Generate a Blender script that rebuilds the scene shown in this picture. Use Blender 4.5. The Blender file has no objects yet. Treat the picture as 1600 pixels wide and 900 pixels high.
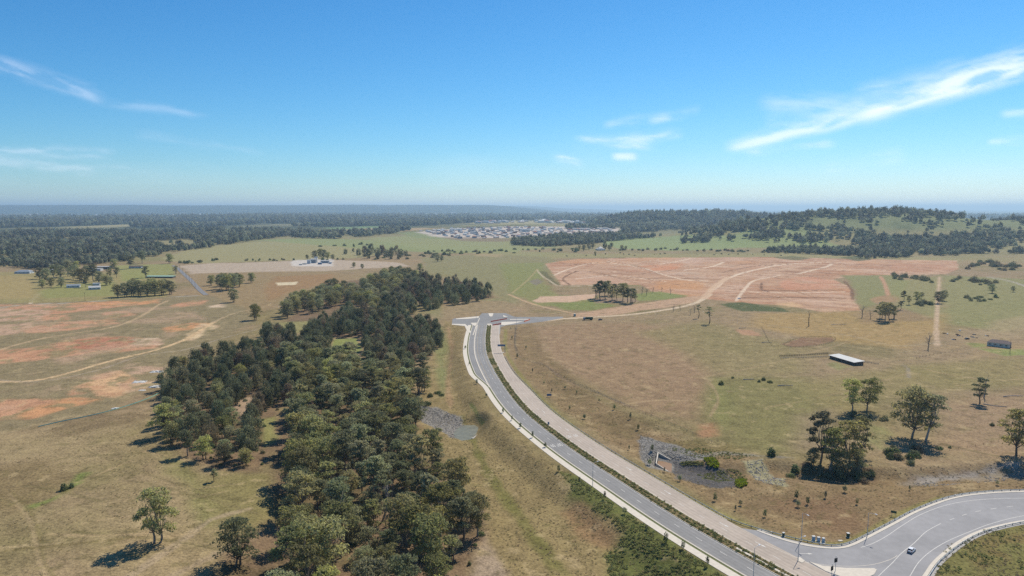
import bpy, bmesh, math, random
import numpy as np
from mathutils import Vector, Matrix
sc = bpy.context.scene
C = sc.collection
R = math.radians
# ------------------------------------------------------------------ camera, sky, sun, exposure
F = 1066.7; EYE = 326.0; H = 120.0            # focal length in photo pixels, eye line, flying height
PITCH = math.atan((450-EYE)/F)
cam = bpy.data.cameras.new('camera'); cam_o = bpy.data.objects.new('camera', cam); C.objects.link(cam_o)
cam.lens = 36*F/1600; cam.sensor_width = 36; cam.clip_start = 1; cam.clip_end = 200000
cam_o.location = (0, 0, H); cam_o.rotation_euler = (math.pi/2-PITCH, 0, 0)
sc.camera = cam_o
SUN_AZ, SUN_EL = R(35), R(48)                 # azimuth measured from +Y towards +X
sun_dir = Vector((math.sin(SUN_AZ)*math.cos(SUN_EL), math.cos(SUN_AZ)*math.cos(SUN_EL), math.sin(SUN_EL)))
sun = bpy.data.lights.new('sun', 'SUN'); sun.energy = 5.0; sun.angle = R(0.5); sun.color = (1, .93, .82)
sun_o = bpy.data.objects.new('sun', sun); C.objects.link(sun_o)
sun_o.rotation_euler = sun_dir.to_track_quat('Z', 'Y').to_euler()
sc.view_settings.view_transform = 'Standard'; sc.view_settings.look = 'None'
sc.view_settings.exposure = 0.12; sc.view_settings.gamma = 1
sc.render.engine = 'CYCLES'
sc.cycles.use_denoising = False
sc.cycles.use_adaptive_sampling = False
sc.cycles.max_bounces = 4; sc.cycles.diffuse_bounces = 2; sc.cycles.glossy_bounces = 2
sc.cycles.transmission_bounces = 2; sc.cycles.volume_bounces = 0; sc.cycles.transparent_max_bounces = 6

def ray(px, py):
    a = (px-800)/F; b = (450-py)/F
    return np.array([a, math.cos(PITCH)+b*math.sin(PITCH), -math.sin(PITCH)+b*math.cos(PITCH)])
def G0(px, py, z=0.0):
    d = ray(px, py); t = (z-H)/d[2]
    return np.array([d[0]*t, d[1]*t])

class NT:                                      # small node-tree helper
    def __init__(s, nt): s.nt = nt; s.n = nt.nodes; s.l = nt.links
    def new(s, t, **kw):
        n = s.n.new(t)
        for k, v in kw.items():
            if k == 'ins':
                for i, x in v.items(): s.put(n.inputs[i], x)
            else: setattr(n, k, v)
        return n
    def put(s, sock, x):
        if isinstance(x, bpy.types.NodeSocket): s.l.new(x, sock)
        else: sock.default_value = x
    def m(s, op, a, b=None, c=None):
        n = s.n.new('ShaderNodeMath'); n.operation = op
        for i, x in enumerate((a, b, c)):
            if x is not None: s.put(n.inputs[i], x)
        return n.outputs[0]
    def ramp(s, x, lo, hi, a=0.0, b=1.0, smooth=True):
        n = s.n.new('ShaderNodeMapRange'); n.interpolation_type = 'SMOOTHSTEP' if smooth else 'LINEAR'
        for i, v in enumerate((x, lo, hi, a, b)): s.put(n.inputs[i], v)
        return n.outputs[0]
    def mixc(s, f, a, b, mode='MIX'):
        n = s.n.new('ShaderNodeMix'); n.data_type = 'RGBA'; n.blend_type = mode
        s.put(n.inputs[0], f); s.put(n.inputs[6], a); s.put(n.inputs[7], b)
        return n.outputs[2]
    def noise(s, vec, scale, detail=3, rough=.55):
        n = s.n.new('ShaderNodeTexNoise'); n.inputs['Scale'].default_value = scale
        n.inputs['Detail'].default_value = detail; n.inputs['Roughness'].default_value = rough
        if vec is not None: s.l.new(vec, n.inputs['Vector'])
        return n.outputs[0]

# world: physical sky
w = bpy.data.worlds.new('World'); sc.world = w; w.use_nodes = True
w.cycles.sampling_method = 'MANUAL'; w.cycles.sample_map_resolution = 256
N = NT(w.node_tree); w.node_tree.nodes.clear()
sky = N.new('ShaderNodeTexSky', sky_type='NISHITA'); sky.sun_disc = False
sky.sun_elevation = SUN_EL; sky.sun_rotation = SUN_AZ; sky.altitude = 0; sky.air_density = 1.0; sky.dust_density = 0.0; sky.ozone_density = 3.0
SKY_STRENGTH = .105                            # film response of the photograph: a deeper blue overhead, pale at the horizon
sr = N.new('ShaderNodeSeparateColor', ins={0: N.mixc(1.0, sky.outputs[0], (.86*SKY_STRENGTH, 1.05*SKY_STRENGTH, 1.14*SKY_STRENGTH, 1), 'MULTIPLY')})
chan = [N.m('MULTIPLY', N.m('POWER', sr.outputs[k], e), g/SKY_STRENGTH) for k, (e, g) in enumerate(((1.70, .98), (1.20, .84), (1.0, .91)))]
hs = N.new('ShaderNodeCombineColor', ins={0: chan[0], 1: chan[1], 2: chan[2]})
bg = N.new('ShaderNodeBackground', ins={'Color': hs.outputs[0], 'Strength': SKY_STRENGTH})
N.l.new(bg.outputs[0], N.new('ShaderNodeOutputWorld').inputs[0])

# ------------------------------------------------------------------ noise and distance helpers
def hsh(i, j, seed):
    n = (i.astype(np.int64)*374761393 + j.astype(np.int64)*668265263 + seed*982451653) & 0xffffffff
    n = ((n ^ (n >> 13))*1274126177) & 0xffffffff
    return ((n ^ (n >> 16)) & 0xffff)/65535.0
def vn(x, y, seed=0):
    x = np.asarray(x, float); y = np.asarray(y, float)
    i = np.floor(x); j = np.floor(y); u = x-i; v = y-j
    u = u*u*(3-2*u); v = v*v*(3-2*v)
    a = hsh(i, j, seed); b = hsh(i+1, j, seed); c = hsh(i, j+1, seed); d = hsh(i+1, j+1, seed)
    return (a*(1-u)+b*u)*(1-v)+(c*(1-u)+d*u)*v
def fbm(x, y, wl, seed=0, oc=4):
    x = np.asarray(x, float); y = np.asarray(y, float)
    s = np.zeros_like(x); a = .5; t = 0
    for k in range(oc):
        s = s+a*(vn(x/wl+17.3*k, y/wl-9.1*k, seed+k*7)-.5)*2; t += a; a *= .5; wl = wl*.48
    return s/t
def sst(a, b, x):
    t = np.clip((x-a)/(b-a), 0, 1); return t*t*(3-2*t)
def d_line(x, y, P):                           # unsigned distance to a polyline, and signed side
    best = np.full(x.shape, 1e18); sg = np.zeros(x.shape)
    for (ax, ay), (bx, by) in zip(P[:-1], P[1:]):
        dx, dy = bx-ax, by-ay; L = dx*dx+dy*dy+1e-9
        t = np.clip(((x-ax)*dx+(y-ay)*dy)/L, 0, 1)
        ex = x-ax-t*dx; ey = y-ay-t*dy; d = ex*ex+ey*ey
        m = d < best; best = np.where(m, d, best); sg = np.where(m, np.sign(dx*ey-dy*ex), sg)
    return np.sqrt(best), sg
def sd_poly(x, y, P):                          # negative inside
    P = np.asarray(P); d, _ = d_line(x, y, np.vstack([P, P[:1]]))
    ins = np.zeros(x.shape, bool); n = len(P)
    for i in range(n):
        ax, ay = P[i]; bx, by = P[(i+1) % n]
        c = ((ay > y) != (by > y)) & (x < (bx-ax)*(y-ay)/(by-ay+1e-12)+ax); ins ^= c
    return np.where(ins, -d, d)
def spline(P, step):
    P = np.asarray(P, float); out = []
    Q = np.vstack([2*P[0]-P[1], P, 2*P[-1]-P[-2]])
    for i in range(1, len(Q)-2):
        n = max(2, int(np.linalg.norm(Q[i+1]-Q[i])/step)); t = np.linspace(0, 1, n, endpoint=False)[:, None]
        a, b, c, d = Q[i-1], Q[i], Q[i+1], Q[i+2]
        out.append(.5*(2*b+(c-a)*t+(2*a-5*b+4*c-d)*t*t+(3*b-a-3*c+d)*t**3))
    out.append(Q[-2][None]); return np.vstack(out)
def smooth(P, k):
    for _ in range(k):
        P = np.vstack([P[:1], (P[:-2]+2*P[1:-1]+P[2:])/4, P[-1:]])
    return P

# ------------------------------------------------------------------ road lines in world metres
MED_PX = [(764.5, 508), (763, 520), (762.3, 532), (764.5, 552), (773.7, 573), (785, 592), (799, 613), (816, 634), (835, 652.5), (856, 669), (880, 687), (912, 710), (939, 727), (976.5, 750.8), (1015.6, 776.3), (1053, 800.6), (1091, 823), (1127, 844), (1165, 865), (1201, 885), (1240, 906), (1300, 938), (1380, 980)]
MED = smooth(spline([G0(*p) for p in MED_PX], 3.0), 40)
_t = np.gradient(MED, axis=0); _t /= np.linalg.norm(_t, axis=1)[:, None]
MEDC = MED[np.unique(np.linspace(0, len(MED)-1, 42).astype(int))]
MED_N = np.stack([-_t[:, 1], _t[:, 0]], 1)      # points to the right hand carriageway
if MED_N[len(MED)//2, 0] < 0: MED_N = -MED_N
OUT_PX = [(1182, 829), (1200, 836), (1225, 844.5), (1250, 851), (1275, 855.5), (1300, 857.5), (1318, 856.5), (1335, 851.5), (1362, 838), (1400, 818), (1437, 798.5), (1487, 780), (1537, 772), (1600, 769), (1680, 770), (1760, 776)]
INN_PX = [(1400, 960), (1420, 930), (1442, 901), (1455, 882), (1470, 867), (1500, 844.5), (1537, 827.5), (1600, 813.5), (1680, 806), (1760, 806)]
OUT = spline([G0(*p) for p in OUT_PX], 2.0); INN = spline([G0(*p) for p in INN_PX], 2.0)
JUNC_PX = [(1165, 818), (1300, 850), (1345, 845), (1437, 790), (1537, 764), (1780, 760), (1780, 812), (1600, 820), (1480, 868), (1400, 980), (1200, 980)]
JUNC = np.array([G0(*p) for p in JUNC_PX])
TOP_PX = [(700, 494), (760, 485), (800, 485), (835, 494), (905, 497), (905, 501), (845, 505), (800, 512), (735, 512), (700, 506)]
TOPJ = np.array([G0(*p) for p in TOP_PX])
GULLY_R = np.array([G0(*p, -3) for p in [(1032, 722), (1075, 735), (1120, 742), (1170, 742), (1215, 736), (1300, 748), (1420, 752), (1520, 745), (1640, 742)]])
GULLY_L = np.array([G0(*p, -5) for p in [(712, 667), (680, 655), (640, 640), (600, 640), (560, 690), (500, 740), (460, 820), (420, 900)]])

POND = np.array([G0(*p, -5.6) for p in [(711, 680), (718, 669), (730, 662), (742, 661), (748, 665), (743, 675), (735, 683), (722, 685)]])
def height(x, y):
    x = np.asarray(x, float); y = np.asarray(y, float); r = np.hypot(x, y)
    z = 1.6*fbm(x, y, 170, 3)*sst(1500, 600, r)+5*fbm(x, y, 900, 5)*sst(700, 1600, r)
    near = (r < 1150) & (y > 60)
    d = np.full(x.shape, 1e4); s = np.zeros(x.shape)
    if near.any():
        d[near], s[near] = d_line(x[near], y[near], MEDC)
        j = np.full(x.shape, 1e4); j[near] = np.minimum(sd_poly(x[near], y[near], JUNC), sd_poly(x[near], y[near], TOPJ))
        left = (x < 60) & near
        east = np.where(s > 0, 1, -1) if SIDE > 0 else np.where(s < 0, 1, -1)
        ext = np.where(east > 0, 15.5, 22.0)
        dd = np.minimum(np.maximum(d-ext, 0), np.maximum(j-2, 0))
        flat = sst(34, 0, dd)
        z = z*(1-flat)
        bank = np.where(east < 0, -4.2*sst(0, 15, dd), -1.2*sst(0, 16, dd)*sst(150, 60, dd))
        bank = bank*sst(760, 560, y)
        z = z+bank*np.where(east < 0, sst(190, 60, dd), 1)
        gr = np.full(x.shape, 1e4); gr[near], _ = d_line(x[near], y[near], GULLY_R)
        gl = np.full(x.shape, 1e4); gl[near], _ = d_line(x[near], y[near], GULLY_L)
        pm = np.zeros(x.shape); pm[near] = sst(9, -2, sd_poly(x[near], y[near], POND)); z = z*(1-pm)+(-7.1)*pm
        z = z-3.2*sst(13, 2.5, gr)*sst(0, 7, dd)-2.0*sst(16, 4, gl)*sst(0, 9, dd)*(1-pm)
    # the low hills
    z = z+(86+16*fbm(x, y, 420, 21)+24*np.exp(-((x-1400)/240)**2)-10*np.exp(-((x-1850)/160)**2))*sst(520, 1020, x-.10*(y-2600))*np.exp(-((y-2650)/390)**2)*sst(6200, 3500, x)
    z = z+(80+14*fbm(x, y, 700, 22))*sst(420, 930, x)*sst(2300, 1350, x)*np.exp(-((y-4600)/620)**2)
    z = z+22*np.exp(-((x-150)/700)**2-((y-4200)/900)**2)
    far = sst(12500, 18500, y)
    z = z+far*(216+26*fbm(x, y, 5000, 31)+16*fbm(x, y, 1300, 33))*sst(2200, -900, x-.05*(y-18000))
    z = z+sst(26000, 34000, y)*(120+60*fbm(x, y, 5000, 35))*sst(7000, 3000, x)*sst(-2000, 2000, x)
    return z
def _side():
    k = len(MED)//2; p = MED[k]+MED_N[k]*5
    return d_line(np.array([p[0]]), np.array([p[1]]), MEDC)[1][0]
SIDE = _side()

def rays(pts):
    p = np.asarray(pts, float); a = (p[:, 0]-800)/F; b = (450-p[:, 1])/F
    return np.stack([a, math.cos(PITCH)+b*math.sin(PITCH), -math.sin(PITCH)+b*math.cos(PITCH)], 1)
# terrain samples: a polar grid around the point under the camera, finer where the country is nearer
rows = [0, 40, 80, 120, 150, 175]
py = 930.0
prev = 0
while py > 326.6:
    d = ray(800, py); rr = -H/d[2]*d[1]
    if rr > 185 and rr > prev*1.0005: rows.append(rr); prev = rr
    py -= 1.3 if py > 640 else .85 if py > 396 else (.9 if py > 352 else (.4 if py > 336 else .16))
    if rr > 52000: break
rows += [58000, 66000, 75000]
rows = np.array(rows)
ang = np.concatenate([np.linspace(-180, -60, 24, endpoint=False), np.linspace(-60, -41, 50, endpoint=False), np.linspace(-41, 41, 790, endpoint=False), np.linspace(41, 60, 50, endpoint=False), np.linspace(60, 180, 24, endpoint=False)])
A, RR = np.meshgrid(np.radians(ang), rows)
gx = (RR*np.sin(A)).ravel(); gy = (RR*np.cos(A)).ravel(); gr = RR.ravel()
gz = height(gx, gy)
nc, nr = len(ang), len(rows)
GZ = gz.reshape(nr, nc)
def hts(x, y):                                 # height of the built ground sheet
    x = np.asarray(x, float); y = np.asarray(y, float)
    r = np.hypot(x, y); a = np.degrees(np.arctan2(x, y))
    fi = np.clip(np.interp(r, rows, np.arange(nr)), 0, nr-1.001); fj = np.clip(np.interp(a, ang, np.arange(nc)), 0, nc-1.001)
    i = fi.astype(int); j = fj.astype(int); u = fi-i; v = fj-j
    return (GZ[i, j]*(1-v)+GZ[i, j+1]*v)*(1-u)+(GZ[i+1, j]*(1-v)+GZ[i+1, j+1]*v)*u
def Gs(pts):                                   # photo pixels -> points on the terrain
    d = rays(pts); z = np.zeros(len(d))
    for _ in range(30):
        t = (z-H)/np.minimum(d[:, 2], -1e-4); z = z+.6*(hts(d[:, 0]*t, d[:, 1]*t)-z)
    t = (z-H)/np.minimum(d[:, 2], -1e-4)
    return np.stack([d[:, 0]*t, d[:, 1]*t, z], 1)
def G(px, py): return Gs([(px, py)])[0]
def hz(x, y): return float(hts(np.array([x]), np.array([y]))[0])
def gpoly(pts): return Gs(pts)[:, :2]
def col(r, g, b, k=.86):
    f = lambda c: ((c/255+.055)/1.055)**2.4 if c > 10 else c/255/12.92
    return (f(r)*k, f(g)*k*.99, f(b)*k*.97)

# ------------------------------------------------------------------ object helpers
def tag(o, label=None, cat=None, group=None, kind=None):
    for k, v in (('label', label), ('category', cat), ('group', group), ('kind', kind)):
        if v: o[k] = v
    return o
def link(name, me, parent=None, loc=None, rz=0, scale=None):
    o = bpy.data.objects.new(name, me); C.objects.link(o)
    if parent: o.parent = parent
    if loc is not None: o.location = [float(v) for v in loc]
    if rz: o.rotation_euler = (0, 0, rz)
    if scale is not None: o.scale = (scale,)*3 if np.isscalar(scale) else scale
    return o
def mesh(name, v, f, mats=(), fm=None, sm=False):
    me = bpy.data.meshes.new(name); me.from_pydata([tuple(map(float, p)) for p in v], [], [tuple(map(int, q)) for q in f])
    for m in mats if isinstance(mats, (list, tuple)) else [mats]: me.materials.append(m)
    if fm is not None: me.polygons.foreach_set('material_index', np.asarray(fm, np.int32))
    if sm: me.polygons.foreach_set('use_smooth', [True]*len(me.polygons))
    me.update(); return me
def fast_mesh(name, v, quads=None, tris=None, mats=(), fm=None):
    v = np.asarray(v, np.float32); me = bpy.data.meshes.new(name)
    fs = quads if quads is not None else tris; fs = np.asarray(fs, np.int32); k = fs.shape[1]
    me.vertices.add(len(v)); me.vertices.foreach_set('co', v.ravel())
    me.loops.add(fs.size); me.loops.foreach_set('vertex_index', fs.ravel())
    me.polygons.add(len(fs)); me.polygons.foreach_set('loop_start', np.arange(0, fs.size, k, dtype=np.int32))
    try: me.polygons.foreach_set('loop_total', np.full(len(fs), k, np.int32))
    except Exception: pass
    for m in mats if isinstance(mats, (list, tuple)) else [mats]: me.materials.append(m)
    if fm is not None: me.polygons.foreach_set('material_index', np.asarray(fm, np.int32))
    me.update(calc_edges=True); me.validate(); return me
class MB:                                      # collects shapes into one mesh
    def __init__(s): s.v = []; s.f = []; s.m = []
    def add(s, v, f, m=0):
        o = len(s.v); s.v += [tuple(p) for p in v]; s.f += [tuple(i+o for i in q) for q in f]; s.m += [m]*len(f)
    def box(s, x0, x1, y0, y1, z0, z1, m=0, rz=0, c=(0, 0)):
        v = [(x, y, z) for z in (z0, z1) for x, y in ((x0, y0), (x1, y0), (x1, y1), (x0, y1))]
        if rz:
            cs, sn = math.cos(rz), math.sin(rz); v = [(x*cs-y*sn+c[0], x*sn+y*cs+c[1], z) for x, y, z in v]
        s.add(v, [(3, 2, 1, 0), (4, 5, 6, 7), (0, 1, 5, 4), (1, 2, 6, 5), (2, 3, 7, 6), (3, 0, 4, 7)], m)
    def tube(s, P, rad, n=6, m=0, cap=True):
        P = [np.asarray(p, float) for p in P]; rings = []
        for i, p in enumerate(P):
            d = P[min(i+1, len(P)-1)]-P[max(i-1, 0)]; d = d/(np.linalg.norm(d)+1e-9)
            u = np.cross(d, (0, 0, 1) if abs(d[2]) < .9 else (1, 0, 0)); u /= np.linalg.norm(u); q = np.cross(d, u)
            r = rad[i] if not np.isscalar(rad) else rad
            rings.append([p+r*(math.cos(2*math.pi*k/n)*u+math.sin(2*math.pi*k/n)*q) for k in range(n)])
        v = [p for g in rings for p in g]; f = []
        for i in range(len(P)-1):
            for k in range(n): f.append((i*n+k, i*n+(k+1) % n, (i+1)*n+(k+1) % n, (i+1)*n+k))
        if cap: f.append(tuple(range((len(P)-1)*n, len(P)*n))); f.append(tuple(range(n-1, -1, -1)))
        s.add(v, f, m)
    def me(s, name, mats, sm=False): return mesh(name, s.v, s.f, mats, s.m, sm)

def mat(name, c, rough=.85, var=.12, scale=1.5, bump=0.0, spec=.2, metal=0.0, var2=0.0, scale2=.1):
    m = bpy.data.materials.new(name); m.use_nodes = True; n = NT(m.node_tree); b = n.n['Principled BSDF']
    tcx = n.new('ShaderNodeTexCoord').outputs['Object']
    x = n.noise(tcx, scale, 4)
    f = n.ramp(x, .25, .75, 1-var, 1+var)
    if var2: f = n.m('MULTIPLY', f, n.ramp(n.noise(tcx, scale2, 3), .3, .7, 1-var2, 1+var2))
    cc = n.new('ShaderNodeCombineXYZ', ins={0: f, 1: f, 2: f})
    n.put(b.inputs['Base Color'], n.mixc(1.0, (*c, 1), cc.outputs[0], 'MULTIPLY'))
    b.inputs['Roughness'].default_value = rough; b.inputs['Specular IOR Level'].default_value = spec; b.inputs['Metallic'].default_value = metal
    if bump:
        bn = n.new('ShaderNodeBump', ins={'Strength': .6, 'Distance': bump, 'Height': x}); n.l.new(bn.outputs[0], b.inputs['Normal'])
    return m
def leaf_mat(name, c, hue=.02, val=.35, trans=.3, tint=None):
    m = bpy.data.materials.new(name); m.use_nodes = True; n = NT(m.node_tree); n.n.clear()
    oi = n.new('ShaderNodeObjectInfo').outputs['Random']; ge = n.new('ShaderNodeNewGeometry').outputs['Random Per Island']
    c0 = (*c, 1)
    if tint: c0 = n.mixc(n.ramp(oi, .55, 1.0), c0, (*tint, 1))
    oi2 = n.m('FRACT', n.m('MULTIPLY', oi, 7.31))
    h = n.new('ShaderNodeHueSaturation', ins={'Hue': n.ramp(oi2, 0, 1, .5-hue, .5+hue, False), 'Saturation': n.ramp(ge, 0, 1, .8, 1.15, False),
        'Value': n.m('MULTIPLY', n.ramp(n.m('FRACT', n.m('MULTIPLY', oi, 13.7)), 0, 1, 1-val, 1+val, False), n.ramp(ge, 0, 1, .65, 1.35, False)), 'Color': c0}).outputs[0]
    d = n.new('ShaderNodeBsdfDiffuse', ins={'Color': h}); t = n.new('ShaderNodeBsdfTranslucent', ins={'Color': h})
    mx = n.new('ShaderNodeMixShader', ins={0: trans, 1: d.outputs[0], 2: t.outputs[0]})
    n.l.new(mx.outputs[0], n.new('ShaderNodeOutputMaterial').inputs[0]); return m

# ------------------------------------------------------------------ the ground: one sheet to the horizon
TAN, OLIVE, GREEN, STRAW = col(152, 131, 100), col(132, 121, 80), col(128, 130, 76), col(164, 139, 98)
cl = np.zeros((len(gx), 3))
def mix(a, c):
    global cl
    a = np.clip(a, 0, 1)[:, None]; cl = cl*(1-a)+np.asarray(c)*a
cl[:] = TAN
n1 = fbm(gx, gy, 140, 41, 5); n2 = fbm(gx, gy, 38, 42, 4); n3 = fbm(gx, gy, 420, 43, 4); n4 = fbm(gx, gy, 9, 44, 3)
mix(sst(-.1, .5, n1+.5*n2)*.75, OLIVE); mix(sst(.15, .6, n3-.3*n2)*.5, GREEN); mix(sst(.2, .6, -n1+.4*n4)*.5, STRAW)
mix(sst(.25, .7, n2+.5*n4)*.35, col(112, 98, 70))
# distant country: paddocks and woodland colour by large patches
fx = gr > 2600
woods = fbm(gx, gy*.55, 900, 51, 5)
mix(sst(1500, 2600, gr)*.6, col(140, 138, 92))
mix(sst(2600, 5200, gr)*sst(-.15, .05, woods+.12), col(62, 72, 48))
mix(sst(3800, 7000, gr)*sst(.06, -.1, woods)*.85, col(172, 160, 116))
fwoods = fbm(gx, gy*.35, 2600, 52, 5)
mix(sst(6000, 10000, gr)*sst(-.25, .0, fwoods+.08), col(58, 68, 48))
mix(sst(12500, 14500, gy)*(gx < 3500), col(56, 68, 50))
def near(P, pad):
    lo = P.min(0)-pad; hi = P.max(0)+pad
    return np.where((gx > lo[0]) & (gx < hi[0]) & (gy > lo[1]) & (gy < hi[1]))[0]
def paint(pts, c, amp=4, wl=18, fe=2.0, a=1.0, patch=None, world=False):
    P = np.asarray(pts) if world else gpoly(pts)
    i = near(P, amp*2+fe+5)
    if not len(i): return
    d = sd_poly(gx[i], gy[i], P)+amp*fbm(gx[i], gy[i], wl, 61+len(pts), 4)*1.6
    al = sst(fe, -fe, d)*a
    if patch: al = al*sst(patch[1], patch[2], fbm(gx[i], gy[i], patch[0], 77+len(pts), 4))
    cl[i] = cl[i]*(1-al[:, None])+np.asarray(c)*al[:, None]
def line(pts, c, wd=3.0, fe=.6, a=1.0, amp=.6, wl=12, z=None):
    P = spline(gpoly(pts), 6.0); i = near(P, wd+fe+amp*2+3)
    if not len(i): return
    d, _ = d_line(gx[i], gy[i], P); d = d-wd/2+amp*fbm(gx[i], gy[i], wl, 88, 3)*1.5
    fe2 = np.maximum(fe, gr[i]*.0006); al = sst(fe2, -fe2, d)*a
    cl[i] = cl[i]*(1-al[:, None])+np.asarray(c)*al[:, None]
RED, PINK, ORNG, PALE = col(196, 148, 114), col(190, 158, 130), col(202, 150, 106), col(212, 188, 158)
DIRT, TRACK, GREY = col(170, 142, 114), col(190, 164, 130), col(160, 150, 136)
# -- left: cleared red ground among thin grass
paint([(-60, 470), (100, 468), (190, 462), (320, 462), (400, 470), (400, 500), (330, 540), (262, 590), (180, 640), (0, 680), (-80, 690)], col(140, 126, 94), 4, 30, 6, .9)
for pts, c in [([(-30, 476), (60, 476), (130, 474), (200, 470), (230, 474), (170, 482), (90, 490), (0, 494), (-40, 494)], RED), ([(40, 512), (90, 503), (180, 500), (190, 505), (110, 515), (45, 522)], RED),
  ([(-60, 545), (40, 545), (110, 530), (180, 525), (250, 530), (250, 545), (190, 550), (120, 556), (40, 566), (-60, 575)], RED), ([(120, 532), (190, 526), (215, 534), (170, 545), (118, 545)], col(178, 122, 94)),
  ([(115, 605), (150, 585), (190, 578), (205, 590), (196, 610), (180, 622), (158, 620), (140, 610)], col(212, 172, 130)), ([(-60, 628), (20, 625), (70, 622), (120, 630), (60, 648), (20, 652), (-60, 660)], RED),
  ([(70, 635), (110, 622), (150, 625), (110, 640), (60, 652), (30, 655)], ORNG), ([(100, 612), (120, 606), (132, 615), (105, 622)], RED), ([(180, 600), (255, 594), (262, 600), (200, 612)], col(205, 172, 138)), ([(205, 575), (262, 572), (262, 585), (200, 586)], PINK),
  ([(255, 512), (300, 505), (335, 505), (300, 516), (258, 520)], ORNG), ([(290, 520), (318, 506), (340, 508), (318, 524), (300, 530)], col(214, 188, 148)), ([(105, 474), (170, 471), (250, 468), (248, 474), (175, 478)], ORNG), ([(265, 477), (300, 470), (330, 468), (320, 475), (270, 481)], RED),
  ([(165, 488), (200, 486), (208, 493), (170, 498)], RED), ([(55, 494), (105, 492), (100, 500), (58, 501)], RED), ([(-60, 510), (30, 506), (60, 500), (30, 520), (-60, 530)], PINK), ([(210, 530), (245, 528), (246, 538), (212, 538)], PALE), ([(318, 478), (350, 474), (352, 480), (322, 482)], PALE), ([(-60, 482), (80, 484), (60, 500), (-60, 505)], PINK)]:
    paint(pts, c, 5.5, 22, 3.5, .9, (24, -.8, -.3)); paint(pts, col(172, 126, 96), 5.5, 22, 3.5, .5, (14, .0, .5)); paint(pts, col(142, 130, 94), 5, 18, 3, .8, (12, .02, .32))
paint([(-60, 475), (250, 472), (330, 500), (230, 540), (90, 570), (-60, 600)], PINK, 6, 40, 6, .5, (45, -.05, .45))
paint([(40, 560), (200, 560), (262, 580), (120, 640), (-20, 645)], PINK, 6, 30, 6, .45, (30, .05, .5))
line([(-20, 597), (50, 595), (110, 582), (180, 562), (240, 548), (290, 530), (320, 512), (335, 503)], col(206, 176, 134), 4.2)
line([(-20, 592), (60, 596), (150, 579), (220, 556), (290, 546), (350, 528), (400, 515)], col(165, 150, 128), 2.0, a=.8)
line([(-20, 552), (60, 530), (120, 520), (180, 510), (220, 494), (245, 478), (262, 470)], col(186, 160, 124), 3.6, a=.9)
line([(330, 505), (365, 490), (410, 480), (424, 474), (430, 465), (420, 456), (405, 452)], col(184, 160, 124), 3.0, a=.75)
line([(225, 510), (280, 502), (340, 496), (400, 488)], col(100, 92, 72), 2.0, a=.6, amp=1.5)
line([(60, 667), (130, 652), (180, 640), (230, 625), (258, 610)], col(105, 92, 64), 7, a=.5, fe=3, amp=3)
line([(-20, 484), (40, 476), (120, 473), (185, 468), (260, 464), (320, 462)], col(168, 162, 148), 5, a=.85)
line([(48, 474), (52, 468), (60, 460), (72, 455)], col(208, 188, 162), 4.5)
paint([(-40, 425), (60, 425), (250, 425), (275, 440), (262, 464), (100, 472), (-40, 475)], col(152, 140, 92), 3, 20, 4, .85)
paint([(95, 445), (180, 440), (180, 462), (70, 466), (60, 455)], col(140, 142, 84), 3, 20, 6, .7)
paint([(-40, 430), (50, 432), (55, 465), (-40, 470)], col(166, 146, 98), 4, 20, 6, .7)
paint([(180, 415), (270, 412), (275, 430), (190, 440)], col(144, 146, 86), 3, 30, 6, .8)
# -- quarry like compound and tan field in the middle
paint([(275, 415), (330, 412), (440, 408), (520, 406), (620, 410), (640, 416), (560, 420), (500, 424), (400, 425), (300, 428)], col(184, 166, 144), 9, 50, 7, .9)
paint([(455, 404), (520, 404), (520, 416), (455, 416)], col(205, 196, 184), 4, 30, 4, .9)
paint([(300, 428), (400, 425), (500, 424), (560, 430), (520, 445), (440, 470), (400, 490), (350, 470), (310, 450)], col(152, 130, 94), 5, 60, 8, .85)
paint([(430, 432), (520, 428), (530, 440), (470, 452), (420, 470), (410, 455)], col(156, 120, 82), 5, 60, 8, .6)
paint([(432, 442), (465, 440), (462, 445), (435, 446)], col(215, 200, 165), 2, 12, 1.5, .9)
paint([(600, 424), (660, 424), (680, 436), (600, 440)], col(138, 140, 88), 5, 40, 6, .7)
paint([(245, 405), (300, 388), (400, 378), (500, 374), (560, 384), (610, 395), (560, 403), (400, 408), (300, 412)], col(156, 148, 104), 10, 100, 10, .9)
paint([(400, 375), (480, 372), (580, 375), (660, 382), (800, 388), (810, 394), (700, 396), (560, 388)], col(140, 146, 96), 10, 100, 10, .9)
paint([(570, 372), (640, 368), (720, 374), (800, 378), (880, 386), (800, 393), (660, 390)], col(146, 148, 100), 10, 120, 12, .85)
paint([(620, 364), (660, 361), (720, 366), (720, 374), (650, 372)], col(132, 140, 90), 8, 100, 10, .8)
paint([(505, 356), (560, 354), (640, 353), (640, 357), (520, 359)], col(120, 142, 92), 15, 200, 15, .9)
paint([(503, 362), (560, 357), (640, 356), (700, 356), (640, 361), (540, 364), (505, 366)], col(172, 148, 108), 12, 200, 15, .95)
# -- centre paddock
paint([(660, 402), (740, 398), (860, 396), (870, 410), (850, 430), (820, 460), (800, 485), (720, 488), (690, 500), (660, 480), (780, 465), (700, 430), (660, 425)], col(140, 134, 94), 5, 60, 10, .85)
paint([(780, 412), (850, 410), (850, 440), (870, 462), (930, 462), (930, 478), (840, 478), (800, 455)], col(134, 136, 82), 5, 50, 8, .8)
paint([(690, 470), (790, 470), (830, 486), (720, 490), (690, 500)], col(158, 134, 104), 4, 40, 6, .7)
paint([(720, 395), (800, 392), (900, 396), (980, 402), (860, 402)], col(150, 146, 98), 8, 60, 8, .7)
paint([(740, 396), (790, 398), (780, 402), (745, 400)], col(170, 150, 112), 6, 40, 8, .7)
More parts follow.
